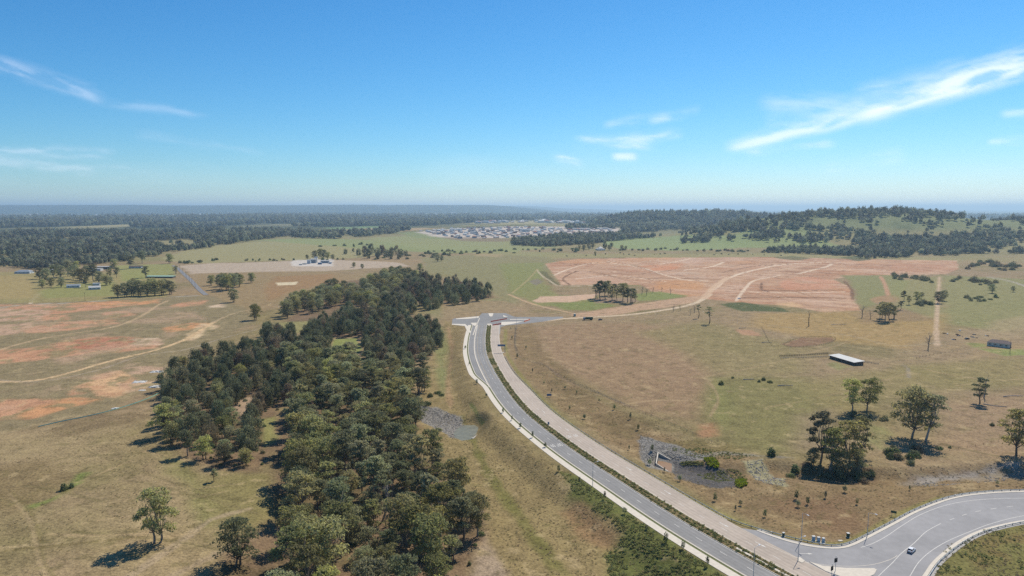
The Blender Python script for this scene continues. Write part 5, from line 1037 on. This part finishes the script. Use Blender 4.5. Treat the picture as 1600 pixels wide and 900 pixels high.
log(1583, 620, 13, .05, 'pale fallen trunk at the right edge of the view'); log(1227, 603, 10, .0, 'fallen trunk right of the dark bushes in the right paddock'); log(1170, 593, 8, .1, 'fallen branches between the bushes in the right paddock'); log(1310, 508, 16, .05, 'thin fallen trunk below the earthworks'); log(1555, 634, 12, -.6, 'fallen branch beside the small dark tree'); log(1160, 513, 7, 0, 'dark log in the straw coloured paddock'); log(1198, 536, 9, 0, 'log lying left of the brown pen')
# timber fences: yard left of the shed, pen
def fence(pts, label, sp=3.0, rails=(.5, 1.0), h_=1.25, r_=.08, m_=None, rr_=.05, nm='paddock_fence'):
    P = spline(Gs(pts)[:, :2], 1.0); s = at_len(P); t = np.arange(0, s[-1], sp); xs = np.interp(t, s, P[:, 0]); ys = np.interp(t, s, P[:, 1]); zs = hts(xs, ys)
    o = link(nm, None, None, (xs[0], ys[0], zs[0])); tag(o, label, 'fence'); m_ = m_ or TIMB
    mp2 = MB(); mp2.tube([(0, 0, -.3), (0, 0, h_)], r_, 5); pm = mp2.me('post', m_)
    for x, y, z in zip(xs, ys, zs): link('post', pm, o, (x-xs[0], y-ys[0], z-zs[0]))
    for hh in rails:
        mr = MB(); mr.tube([(x-xs[0], y-ys[0], z-zs[0]+hh) for x, y, z in zip(xs, ys, zs)], rr_, 4); link('rail', mr.me('rail', m_), o)
fence([(1218, 557), (1250, 556), (1295, 553)], 'dark timber yard fence running left from the farm shed', 2.2, (.4, .8, 1.2), 1.4, .12, None, .1)
fence([(1220, 560), (1260, 559), (1296, 558)], 'second rail of the yard left of the farm shed, pale', 2.2, (.4, .9), 1.1, .1, BARKW, .09)
fence([(1222, 539), (1250, 528.5), (1300, 527), (1303, 533), (1280, 540), (1240, 543), (1222, 539)], 'old post fence around the brown dirt pen', 4)
fence([(1190, 512), (1206, 540), (1222, 541)], 'thin post fence left of the brown pen', 6, (.9,)); fence([(1432, 560), (1450, 556), (1475, 552), (1498, 549)], 'broken post fence in front of the dead tree', 5, (.8,), 1.1, .12)
fence([(1345, 566), (1360, 568), (1378, 570)], 'pale rail fence right of the farm shed', 2.5, (.5, 1.0), 1.2, .1, BARKW, .1); fence([(1560, 690), (1520, 698), (1470, 706), (1440, 712)], 'wire fence along the top of the drain at the right', 6, (.5, 1.0), 1.1, .06, None, .015)
fence([(806, 512), (805, 540), (820, 560), (850, 572), (885, 592), (930, 612), (985, 637), (1060, 668), (1130, 700)], 'long wire fence between the right bank and the paddock', 5, (.4, .8, 1.1), 1.2, .07, M('fence grey', 120, 116, 108), .02)
TEALN = M('green shade mesh', 150, 204, 188, .8)
P = spline(Gs([(60, 667), (100, 658), (140, 650), (180, 640), (215, 629), (240, 619), (258, 609)])[:, :2], 3); zz = hts(P[:, 0], P[:, 1])
sf = link('silt_fence', None, None, (P[0][0], P[0][1], zz[0])); tag(sf, 'long teal silt fence curving below the red ground', 'fence')
q2 = nrm(P)*.05; vv = [(p[0]-P[0][0]+s*q[0], p[1]-P[0][1]+s*q[1], z-zz[0]+h_) for s, h_ in ((1, -.1), (1, .5), (-1, .5), (-1, -.1)) for p, q, z in zip(P, q2, zz)]; n_ = len(P)
link('mesh_panel', mesh('mesh_panel', vv, [(k*n_+i, k*n_+i+1, ((k+1) % 4)*n_+i+1, ((k+1) % 4)*n_+i) for k in range(4) for i in range(n_-1)], TEALN), sf)
mb = MB(); mb.tube([(0, 0, -.2), (0, 0, .7)], .04, 5); pm = mb.me('stake', TIMB)
for i in range(0, n_, 2): link('stake', pm, sf, (P[i][0]-P[0][0], P[i][1]-P[0][1], zz[i]-zz[0]))
for x, y, s, lb in [(218, 597, 1.0, 'white torn sheet lying on the bare ground left of the grove'), (247, 604, 1.1, 'crumpled white and grey sheeting against the grove'), (180, 638, .5, 'small white bag beside the silt fence'), (222, 610, .5, 'small pale sheet scrap on the bare ground'), (245, 581, 1.0, 'pale sheet beside the upper edge of the grove')]:
    p = G(x, y); rng_ = np.random.default_rng(int(x)); k = 9; X, Y_ = np.meshgrid(np.linspace(-4.5, 4.5, k), np.linspace(-2.5, 2.5, k)); Z = .15+rng_.uniform(0, .6, X.shape); X = X+rng_.normal(size=X.shape)*.5; Y_ = Y_+rng_.normal(size=X.shape)*.4; Z[0] = Z[-1] = Z[:, 0] = Z[:, -1] = -.05
    idx = np.arange(k*k).reshape(k, k); tag(link('plastic_sheet', mesh('plastic_sheet', np.stack([X.ravel()*s, Y_.ravel()*s, Z.ravel()*s], 1), np.stack([idx[:-1, :-1], idx[:-1, 1:], idx[1:, 1:], idx[1:, :-1]], -1).reshape(-1, 4), WALLW), None, p, .2), lb, 'sheet')
# culvert headwall on the right, outlet and pond on the left
cz = hz(*G(1040, 722)[:2])-.2
A_, B_ = G0(1028, 705, cz+2.6), G0(1024, 725, cz+.2); Cc, Dd = G0(1050, 716, cz+2.0), G0(1049, 741, cz)
cv = link('culvert', None, None, (B_[0], B_[1], cz)); tag(cv, 'concrete road culvert mouth with white edged wing walls and brown water', 'culvert')
def wallseg(a, b_, h0, h1, th_, nm, m_):
    a = np.asarray(a)-B_; b_ = np.asarray(b_)-B_; d = (b_-a)/np.linalg.norm(b_-a); q = np.array([-d[1], d[0]])*th_/2
    v = [(*(a+q), -1), (*(b_+q), -1), (*(b_-q), -1), (*(a-q), -1), (*(a+q), h0), (*(b_+q), h1), (*(b_-q), h1), (*(a-q), h0)]
    return link(nm, mesh(nm, v, [(3, 2, 1, 0), (4, 5, 6, 7), (0, 1, 5, 4), (1, 2, 6, 5), (2, 3, 7, 6), (3, 0, 4, 7)], m_), cv)
a0 = G0(1028, 716, cz); b0_ = G0(1025, 733, cz); c0_ = G0(1050, 722, cz); d0_ = G0(1049, 742, cz)
wallseg(a0, b0_, 3.0, 3.0, .45, 'headwall', CONC); wallseg(a0, c0_, 3.0, 1.0, .4, 'wing_wall', CONC); wallseg(b0_, d0_, 3.0, .8, .4, 'wing_wall', CONC)
fl = slab('apron', [a0-B_, c0_-B_, d0_-B_, b0_-B_], .18, M('muddy apron', 150, 118, 84, .4), .05, cv)
dv = (b0_-a0)/np.linalg.norm(b0_-a0); iv = np.array([dv[1], -dv[0]]); iv = iv if iv[0] > 0 else -iv; mid = (a0+b0_)/2-B_
mb = MB(); L2 = np.linalg.norm(b0_-a0)/2*.42; rzc = math.atan2(dv[1], dv[0]); mb.box(-L2, L2, -.04, .04, .25, 2.3); ob = mb.me('shade_plate', DARK)
for s in (-1, 1): link('barrel_shade', ob, cv, (mid[0]+dv[0]*s*L2*1.15+iv[0]*.26, mid[1]+dv[1]*s*L2*1.15+iv[1]*.26, 0), rzc)  # dark plates on the headwall, painted as the shade inside the barrels
WATER = mat('pond water', (.17, .165, .11), .45, .2, .3, 0, .25)
pz = -6.75
slab('pond', [G0(x, y, pz) for x, y in [(705, 682), (714, 669), (730, 659), (750, 656), (761, 662), (752, 677), (738, 688), (720, 689)]], pz, WATER, 0, kind=ST, label='still grey green pond at the outlet left of the road')
ow = link('outlet_wall', None, None, (*G0(750, 676, pz), pz-.5)); tag(ow, 'narrow concrete sill along the right side of the pond', 'wall')
o0 = G0(750, 676, pz); P_ = [G0(x, y, pz)-o0 for x, y in [(738, 686), (752, 677), (766, 664)]]
for a, b_ in zip(P_[:-1], P_[1:]):
    d = (b_-a)/np.linalg.norm(b_-a); q = np.array([-d[1], d[0]])*.6; slab('sill', [a+q, b_+q, b_-q, a-q], 0, CONCG, .9, ow)
ROCK = [M('rock', 158, 152, 142, .9, .2, 2), M('rock2', 132, 126, 116, .9, .2, 2)]
rk = []
for k in range(4):
    bm = bmesh.new(); bmesh.ops.create_icosphere(bm, subdivisions=1, radius=.45); rg = random.Random(k)
    for v_ in bm.verts: v_.co *= rg.uniform(.65, 1.2); v_.co.z *= .7
    me = bpy.data.meshes.new('rock'); bm.to_mesh(me); bm.free(); me.materials.append(ROCK[k % 2]); rk.append(me)
rp = np.vstack([fill(gpoly([(640, 640), (660, 634), (690, 640), (728, 660), (716, 676), (706, 684), (660, 660)]), 2000, 41, (7, -.5)), fill(gpoly([(1000, 680), (1035, 690), (1085, 706), (1110, 715), (1080, 720), (1052, 716), (1028, 704), (1022, 728), (1010, 730), (998, 705)]), 1500, 42, (6, -.5)), fill(gpoly([(1165, 722), (1190, 718), (1228, 750), (1225, 760), (1195, 756)]), 320, 44), fill(gpoly([(1420, 757), (1480, 749), (1600, 738), (1600, 744), (1500, 756)]), 260, 45, (8, 0))])
instances('stone_lining', rp, rk, 'grey rock lining of the basins beside the road', .4, 1.25, 46)
dk = []
for m0 in rk[:2]:
    m1 = m0.copy(); m1.materials[0] = M('dark gravel', 112, 108, 104, .9, .25, 2); dk.append(m1)
instances('gravel_floor', fill(gpoly([(1052, 722), (1090, 726), (1130, 735), (1150, 748), (1150, 762), (1110, 762), (1060, 748), (1052, 740)]), 2400, 43), dk, 'dark gravel floor of the drain below the culvert mouth', .3, .7, 47)
# lamps, signs, signals
def lamp(px, py, rz, label, h_=10.5, arm=2.2, two=False):
    p = G(px, py); o = link('street_lamp', None, None, p, rz); tag(o, label, 'street lamp', 'street lamps of the junction'); mb = MB(); mb.tube([(0, 0, -.3), (0, 0, h_*.5), (0, 0, h_)], [.13, .1, .07], 8); link('pole', mb.me('pole', STEEL), o)
    mb = MB(); mb.tube([(0, 0, h_-.05), (arm*.4, 0, h_+.25), (arm, 0, h_+.35)], .05, 6); link('arm', mb.me('arm', STEEL), o)
    mb = MB(); mb.box(arm-.1, arm+.75, -.17, .17, h_+.27, h_+.42); link('lamp_head', mb.me('lamp_head', CARW), o); mb = MB(); mb.box(-.3, .3, -.3, .3, -.05, .12); link('footing', mb.me('footing', CONC), o)
lamp(926, 760, .5, 'lamp on the white path, left of the road, in front of the culvert'); lamp(1177, 904, .6, 'lamp nearest the camera, on the median at the bottom of the view'); lamp(1247, 876, .4, 'lamp on the small island beside the turning lane', 8); lamp(1252, 845, -1.2, 'lamp on the grass left of the three cabinets'); lamp(1355, 838, -.8, 'lamp on the outside of the slip road bend right of the green cabinet', 9); lamp(807, 511, 2.5, 'lamp at the far crossroads beside the haul road'); lamp(744, 500, 0, 'lamp at the left corner of the far crossroads', 9)
def sign(px, py, wd, hh, z0, rz, label, m_, posts=1):
    p = G(px, py); o = link('road_sign', None, None, p, rz); tag(o, label, 'sign'); mb = MB(); mb.box(-wd/2, wd/2, -.03, .03, z0, z0+hh); link('panel', mb.me('panel', m_), o)
    mb = MB(); mb.tube([(0, .08, -.3), (0, .08, z0+hh*.9)], .05, 6); pm = mb.me('post', STEEL)
    for k in range(posts): link('post', pm, o, ((k-(posts-1)/2)*wd*.6, 0, 0))
sign(1396, 807, 2.0, .9, 1.4, -.5, 'dark green backed road sign on the grass outside the slip road', DGREEN, 2); sign(858, 621, 3.0, 1.4, 1.0, .1, 'blue sign on the bank right of the pale carriageway', BLUE, 2); sign(857, 668, 1.0, 1.6, 1.6, .3, 'narrow blue sign standing in the median', BLUE)
gp = G(789, 551); sg = link('sign_gantry', None, None, gp, 0); tag(sg, 'cantilever gantry with a long blue grey board over the pale carriageway', 'gantry')
mb = MB(); mb.box(-6.2, .3, -.12, .12, 5.4, 7.0); link('board', mb.me('board', BLUE), sg); mb = MB(); mb.tube([(0, .2, -.3), (0, .2, 6.6)], .22, 8); link('post', mb.me('post', BLUE), sg); mb = MB(); mb.box(-3.2, -.8, -1.2, 1.0, -.1, .22); link('footing', mb.me('footing', CONC), sg)
def signal(px, py, rz, label):
    p = G(px, py); o = link('traffic_signal', None, None, (p[0], p[1], .15), rz); tag(o, label, 'traffic signal'); mb = MB(); mb.tube([(0, 0, -.2), (0, 0, 5.4)], [.09, .07], 8); link('pole', mb.me('pole', STEEL), o)
    mb = MB(); mb.box(-.7, .7, -.06, .0, 3.1, 4.6); mb.box(-.18, .18, -.3, -.06, 3.3, 4.4); link('signal_head', mb.me('signal_head', DARK), o)
    mb = MB(); mb.tube([(0, -.3, 0), (0, -.42, 0)], .11, 10); lm_ = mb.me('lens', GLASS)
    for z in (3.5, 3.85, 4.2): link('lens', lm_, o, (0, 0, z))
signal(1305, 893, .4, 'traffic signal on the cream island, right of the turning lane'); signal(1299, 906, .6, 'traffic signal at the bottom edge of the view below the cream island')
# cabinets by the slip road
def cabinet(px, py, w_, d_, h_, m_, topm, label, rz=.1, group=None):
    w_, d_, h_ = w_*.85, d_*.85, h_*.85
    p = G(px, py); o = link('utility_cabinet', None, None, p, rz); tag(o, label, 'cabinet', group); mb = MB(); mb.box(-w_/2, w_/2, -d_/2, d_/2, .1, h_); link('body', mb.me('body', m_), o)
    mb = MB(); mb.box(-w_/2-.08, w_/2+.08, -d_/2-.08, d_/2+.08, h_, h_+.12); link('lid', mb.me('lid', topm), o); mb = MB(); mb.box(-w_/2-.2, w_/2+.2, -d_/2-.25, d_/2+.2, -.2, .1); link('plinth', mb.me('plinth', CONC), o)
    mb = MB(); mb.box(-w_*.42, w_*.42, -.03, .0, .2, h_-.1); dr_ = link('door', mb.me('door', m_), o, (0, -d_/2, 0)); mb = MB(); mb.box(-.03, .03, -.06, 0, h_*.5, h_*.62); link('handle', mb.me('handle', DARK), dr_, (w_*.3, -.03, 0))
PB = M('pale blue paint', 176, 196, 212)
cabinet(1271, 844.5, 1.1, .9, 1.9, PB, WALLW, 'leftmost and tallest of three pale blue cabinets on the junction grass'); cabinet(1279, 845.5, 1.0, .9, 1.7, PB, WALLW, 'middle one of three pale blue cabinets on the junction grass'); cabinet(1286.5, 846.5, .9, .9, 1.6, PB, WALLW, 'rightmost of three pale blue cabinets on the junction grass')
cabinet(1325, 839, 1.0, 1.0, 1.7, DGREEN, WALLW, 'dark green cabinet with a white lid right of the three pale ones'); cabinet(1224, 838, .8, .8, 1.6, DGREEN, WALLW, 'dark green cabinet with a white lid behind the guard rail, left of the pale ones')
for x, y, a, lb in [(1284, 849.5, 2.2, 'pale concrete pad in front of the three cabinets'), (1313, 845, 1.6, 'white concrete lid set in the grass between cabinets'), (1205, 831, .7, 'small white pit lid behind the guard rail'), (1493, 773, .8, 'small pale box behind the guard rail of the bend')]:
    p = G(x, y); mb = MB(); mb.box(-a/2, a/2, -a*.3, a*.3, -.15, .14); mb.box(-a*.4, a*.4, -a*.22, a*.22, .14, .18); tag(link('pit_lid', mb.me('pit_lid', CONC), None, p, .1), lb, 'pit lid')
# the car driving round the bend: a white hatchback seen from behind
p = G0(1424, 862); d = G0(1450, 837)-G0(1405, 878); car = link('hatchback', None, None, (p[0], p[1], .056), math.atan2(d[1], d[0])); tag(car, 'white hatchback driving round the slip road bend', 'car')
secs = [(-2.05, .45, .80, .78), (-2.0, .30, .98, .84), (-1.6, .24, 1.02, .88), (-.6, .22, 1.0, .9), (.7, .22, .98, .9), (1.5, .24, .90, .87), (1.95, .30, .78, .80), (2.1, .42, .66, .70)]
v = []; f = []
for x, z0, z1, hw in secs:
    for y, z in ((-hw*.92, z0), (-hw, (z0+z1)*.5), (-hw*.9, z1), (0, z1+.04), (hw*.9, z1), (hw, (z0+z1)*.5), (hw*.92, z0)): v.append((x, y, z))
for i in range(len(secs)-1):
    for j in range(7): f.append((i*7+j, i*7+(j+1) % 7, (i+1)*7+(j+1) % 7, (i+1)*7+j))
f += [tuple(range(7)), tuple(range(7*len(secs)-1, 7*len(secs)-8, -1))]
link('body', mesh('body', v, f, CARW, None, False), car)
def cabin(nm, pts, zs, m_, parent=car):
    v = [(x, s*y, z) for (x, y), z in zip(pts, zs) for s in (-1, 1)]; return v
gh = [(-1.85, .78, .96), (-1.35, .66, 1.46), (.15, .66, 1.48), (1.0, .76, .96)]
v = [(x, s*y, z) for x, y, z in gh for s in (-1, 1)]
link('windows', mesh('windows', v, [(0, 2, 3, 1), (2, 4, 5, 3), (4, 6, 7, 5), (0, 6, 4, 2), (1, 3, 5, 7)], GLASS), car)
link('roof', mesh('roof', [(-1.5, -.68, 1.44), (.25, -.68, 1.45), (.25, .68, 1.45), (-1.5, .68, 1.44), (-1.45, -.6, 1.52), (.15, -.6, 1.53), (.15, .6, 1.53), (-1.45, .6, 1.52)], [(3, 2, 1, 0), (4, 5, 6, 7), (0, 1, 5, 4), (1, 2, 6, 5), (2, 3, 7, 6), (3, 0, 4, 7)], CARW), car)
mw = MB(); mw.tube([(0, -.11, 0), (0, .11, 0)], .32, 14); wm = mw.me('wheel', TYRE); mh = MB(); mh.tube([(0, -.12, 0), (0, .12, 0)], .19, 10); hm_ = mh.me('rim', STEEL)
for x in (-1.3, 1.32):
    for y in (-.8, .8): wo = link('wheel', wm, car, (x, y, .32)); link('rim', hm_, wo)
mb = MB(); mb.box(-.04, .04, -.13, .13, -.16, .16); tl_ = mb.me('tail_lamp', LAMPR)
for y in (-.68, .68): link('tail_lamp', tl_, car, (-2.05, y, .82))
mb = MB(); mb.box(-.02, .02, -.26, .26, -.06, .06); link('number_plate', mb.me('number_plate', WALLW), car, (-2.07, 0, .62)); mb = MB(); mb.box(-.08, .05, -.75, .75, -.1, .1); link('bumper', mb.me('bumper', M('grey plastic', 90, 92, 96)), car, (-2.03, 0, .42))
# works traffic on the haul road
p = G(919, 500); tr = link('tip_truck', None, None, p, .05); tag(tr, 'tip truck with pale cab and green body parked beside the haul road', 'truck')
mb = MB(); mb.box(-5.4, -3.2, -1.2, 1.2, .7, 3.0); link('cab', mb.me('cab', IRONG), tr); mb = MB(); mb.box(-2.9, 5.0, -1.25, 1.25, 1.2, 3.1); mb.box(-2.7, 4.8, -1.1, 1.1, 3.1, 3.2); link('body', mb.me('body', DGREEN), tr); mb = MB(); mb.box(-5.3, 5.0, -.5, .5, .7, 1.2); link('chassis', mb.me('chassis', DARK), tr); mb = MB(); mb.box(-5.42, -5.38, -1.0, 1.0, 1.8, 2.7); link('windscreen', mb.me('windscreen', GLASS), tr)
mw = MB(); mw.tube([(0, -.2, 0), (0, .2, 0)], .5, 12); wm = mw.me('wheel', TYRE)
for x in (-4.2, 2.4, 3.8):
    for y in (-1.05, 1.05): link('wheel', wm, tr, (x, y, .5))
wreck(938, 500, .1, 'dark ute parked right of the tip truck')
p = G(898, 494); pt = link('portable_toilet', None, None, p, .2); tag(pt, 'teal portable toilet beside the haul road', 'toilet'); mb = MB(); mb.box(-1.1, 1.1, -1.1, 1.1, 0, 2.5); link('body', mb.me('body', TEAL), pt); mb = MB(); mb.box(-1.2, 1.2, -1.2, 1.2, 2.5, 2.75); link('roof', mb.me('roof', WALLW), pt); mb = MB(); mb.box(-.5, .5, -.04, 0, .1, 2.1); link('door', mb.me('door', WALLG), pt, (0, -1.1, 0))
p = G(1155, 467); wt = wreck(1155, 467, 0, 'white ute on the pale earthworks track', CARW)
def barrier(px0, py0, px1, py1, n_, m_, label, group):
    for k in range(n_):
        t = (k+.5)/n_; a = G(px0+(px1-px0)*t, py0+(py1-py0)*t); r_ = face_rz(G(px0, py0), G(px1, py1)); L = np.linalg.norm(G(px1, py1)-G(px0, py0))/n_*.46
        o = link('road_barrier', None, None, (a[0], a[1], .05), r_); tag(o, label, 'barrier', group); mb = MB(); v_ = [(-L, -.35, 0), (L, -.35, 0), (L, .35, 0), (-L, .35, 0), (-L, -.12, 1.0), (L, -.12, 1.0), (L, .12, 1.0), (-L, .12, 1.0)]; mb.add(v_, [(3, 2, 1, 0), (4, 5, 6, 7), (0, 1, 5, 4), (1, 2, 6, 5), (2, 3, 7, 6), (3, 0, 4, 7)]); link('body', mb.me('body', m_), o); mb = MB(); mb.box(-.06, .06, -.06, .06, 1.0, 1.25); link('lug', mb.me('lug', m_), o)
barrier(767, 503, 792, 498.6, 8, REDW, 'red water filled barrier closing the far end of the road', 'red barriers in the upper row'); barrier(770, 508.6, 783, 506.4, 5, REDW, 'red water filled barrier across the pale carriageway', 'red barriers in the lower row'); barrier(819, 503, 828, 499.8, 4, ORANGE, 'orange barrier at the start of the haul road', 'orange barriers')
# houses on the left
building('farmhouse', 38, 427, .1, (26, 14, 3.2, 3.0), (WALLG, IRONG), 'wide grey roofed house alone at the left edge of the paddocks', 'house', hip=6, nwin=4)
building('farmhouse', 148, 452, .5, (15, 9, 3, 2.2), (WALLG, IRON), 'pale roofed farmhouse at the foot of the garden trees', 'house', nwin=3); building('farm_shed', 151, 446, .3, (9, 7, 3, 1.2), (WALLW, IRONG), 'small pale shed behind the pale roofed farmhouse', 'shed', nwin=0)
building('farmhouse', 115, 449, .4, (17, 8, 3, 1.8), (WALLG, IRONG), 'low house half hidden by garden trees, left of the pale roofed farmhouse', 'house', nwin=3); building('farm_shed', 152, 423, 0, (18, 9, 4.5, .8), (WALLW, IRON), 'bright white box shed below the wood on the left', 'shed', nwin=0); building('farm_shed', 164, 420, 0, (26, 9, 4.2, 1.0), (TIMB, IRON), 'long open shed right of the white box shed', 'shed', nwin=0); building('farm_shed', 84, 424, 0, (16, 8, 3.5, 1.2), (WALLW, IRON), 'pale shed between trees, right of the wide grey house', 'shed', nwin=0)
building('farmhouse', 213, 419, .05, (24, 10, 3.2, 2), (WALLG, IRONB), 'dark roofed house near the end of the wood, left of the straight road', 'house', nwin=4); building('farm_shed', 252, 434, -.03, (46, 10, 2.6, 1.4), (TIMB, GREENR), 'very long shed with pale green roof beside the straight road', 'shed', nwin=0)
GRD = mat('old asphalt', col(132, 131, 130), .9, .08, .3)
P = spline(gpoly([(322, 461), (312, 453), (300, 440), (287, 428), (276, 418), (270, 415)]), 8.0); q2 = nrm(P)*3.4; hz_ = hts(P[:, 0], P[:, 1])+.25
v = [(p[0]+s*q[0], p[1]+s*q[1], z) for s in (1, -1) for p, q, z in zip(P, q2, hz_)]; n_ = len(P); me = mesh('road', v, [(i, i+1, n_+i+1, n_+i) for i in range(n_-1)], GRD)
if me.polygons[0].normal.z < 0: me.flip_normals()
tag(link('road', me), 'straight grey country road on the left', None, None, ST)
for x, y in [(305, 451), (300, 445), (296, 440), (291, 434), (286, 428), (281, 423), (133, 470), (1578, 552)]:
    p = G(x, y); o = link('power_pole', None, None, p, .8); tag(o, 'timber power pole beside a country road or house', 'power pole', 'timber power poles'); mb = MB(); mb.tube([(0, 0, -.5), (0, 0, 11)], [.2, .13], 6); link('pole', mb.me('pole', TIMB), o); mb = MB(); mb.box(-1.2, 1.2, -.06, .06, 10.2, 10.4); link('crossarm', mb.me('crossarm', TIMB), o)
# works compound
for k, (x, y, w_, d_, h_, m_) in enumerate([(483, 412, 9, 8, 12, WALLG), (490, 411, 14, 9, 14, IRONG), (494, 410, 8, 8, 18, WALLW), (508, 411, 22, 10, 9, IRONG), (500, 413, 10, 7, 6, BLUE), (476, 413, 12, 6, 4, WALLW), (516, 412, 8, 6, 5, WALLG), (470, 414, 8, 5, 3.5, WALLW)]):
    p = G(x, y); o = link('works_building', None, None, p, .1); tag(o, ['grey hopper tower at the left of the works compound', 'wide grey batching shed of the works compound', 'tall white silo house of the works compound', 'long grey roofed store at the right of the works compound', 'blue cabin in front of the works compound', 'low white office left of the works compound', 'small grey hut at the right end of the works compound', 'leftmost white container of the works compound'][k], 'works building')
    w_, d_, h_ = w_*.8, d_*.8, h_*.72
    gable(o, w_, d_, h_*.82, h_*.18, m_, IRON if k % 2 else IRONG, .3, 0, 2, False, True)
# white farmhouse with pyramid roof
building('farmhouse', 938, 391, .2, (22, 22, 4, 2.5), (WALLW, IRON), 'white farmhouse with tiered pyramid roof among trees beyond the earthworks', 'house', hip=8, nwin=4)
fh = bpy.data.objects['farmhouse.005'] if 'farmhouse.005' in bpy.data.objects else None
pp = G(938, 391); roof_up = mesh('upper_roof', [(-7, -7, 6.0), (7, -7, 6.0), (7, 7, 6.0), (-7, 7, 6.0), (-1, 0, 11), (1, 0, 11)], [(0, 1, 5, 4), (2, 3, 4, 5), (1, 2, 5), (3, 0, 4)], IRON)
for o in [q for q in bpy.data.objects if q.get('label', '').startswith('white farmhouse')]: link('upper_roof', roof_up, o)
building('farm_shed', 1332, 393, .2, (16, 9, 4, 1.5), (WALLW, IRON), 'small white shed at the hedge line left of the big wood', 'shed', nwin=0)
# housing estate far behind: every house its own object
def house_mesh(k):
    rg = random.Random(k); L, W_ = rg.uniform(14, 19), rg.uniform(10, 13); mb = MB(); mb.box(-L/2, L/2, -W_/2, W_/2, -1, rg.choice((3.2, 5.8))); h0 = mb.v[-1][2]
    a, b_, r_ = L/2+.5, W_/2+.5, L/2-4; v = [(-a, -b_, h0), (a, -b_, h0), (a, b_, h0), (-a, b_, h0), (-r_, 0, h0+2.6), (r_, 0, h0+2.6)]; mb.add(v, [(0, 1, 5, 4), (2, 3, 4, 5), (1, 2, 5), (3, 0, 4)], 1)
    wl_ = [WALLW, M('cream wall', 200, 186, 166), M('brick wall', 160, 112, 88), M('grey render', 170, 172, 174)][k % 4]; rf_ = [IRON, M('charcoal roof', 96, 100, 106), M('white roof', 206, 204, 198), M('tile roof', 160, 104, 84), M('blue grey roof', 150, 164, 178)][k % 5]
    return mb.me('house', [wl_, rf_])
HM = [house_mesh(k) for k in range(12)]
EST = gpoly([(655, 361), (720, 357), (800, 354.5), (900, 357), (950, 359), (965, 362), (900, 366), (860, 369), (800, 371.5), (720, 373), (690, 369)])
ep = scatter(EST, 40, 61); random.shuffle(ep); ep = sorted(ep, key=lambda q: math.hypot(*q))[:285]
for k, (x, y) in enumerate(ep):
    o = link('house', random.choice(HM), None, (x, y, hz(x, y)), random.choice((.2, 1.77))+random.uniform(-.06, .06), random.uniform(.9, 1.25)); ux, uy = px_of(x, y, hz(x, y)); zl = 'left end' if ux < 735 else 'left middle' if ux < 800 else 'right middle' if ux < 870 else 'right end'; zf = 'front' if uy > 365.5 else 'back'
    tag(o, f'small new house at the {zf} of the {zl} of the far pale estate', 'house', f'estate houses, {zf} of the {zl}')
for k, (x, y, L, W_, h_) in enumerate([(712, 360, 60, 35, 10), (690, 361, 50, 25, 8), (820, 362, 45, 25, 14), (908, 359, 90, 30, 9), (935, 358, 100, 25, 8), (740, 365, 30, 20, 9)]):
    p = G(x, y); o = link('warehouse', None, None, p, .1); tag(o, ['broad white hall behind the left of the far estate', 'lower white hall at the far left of the estate', 'tall pale block in the middle of the far estate', 'long white roof left of the dark copse above the estate', 'long white roof right of the dark copse above the estate', 'bright white gable in the left half of the far estate'][k], 'hall'); gable(o, L, W_, h_*.8, h_*.2, WALLW, IRON if k != 2 else IRONG, .3, 0, 0, False, False)
# far suburbs: pale roofs scattered to the horizon
rng = np.random.default_rng(9); fr_ = np.exp(rng.uniform(math.log(5200), math.log(16000), 5000)); fa = rng.uniform(R(-40), R(40), 5000); sx_, sy_ = fr_*np.sin(fa), fr_*np.cos(fa); okk = (fbm(sx_, sy_*.5, 1500, 71, 3) > .08); sz_ = hts(sx_, sy_); okk &= sz_ < 40
instances('distant_suburbs', np.stack([sx_, sy_, sz_], 1)[okk], HM[:6], 'pale roofs of suburbs scattered towards the horizon', 1.0, 3.0, 12)
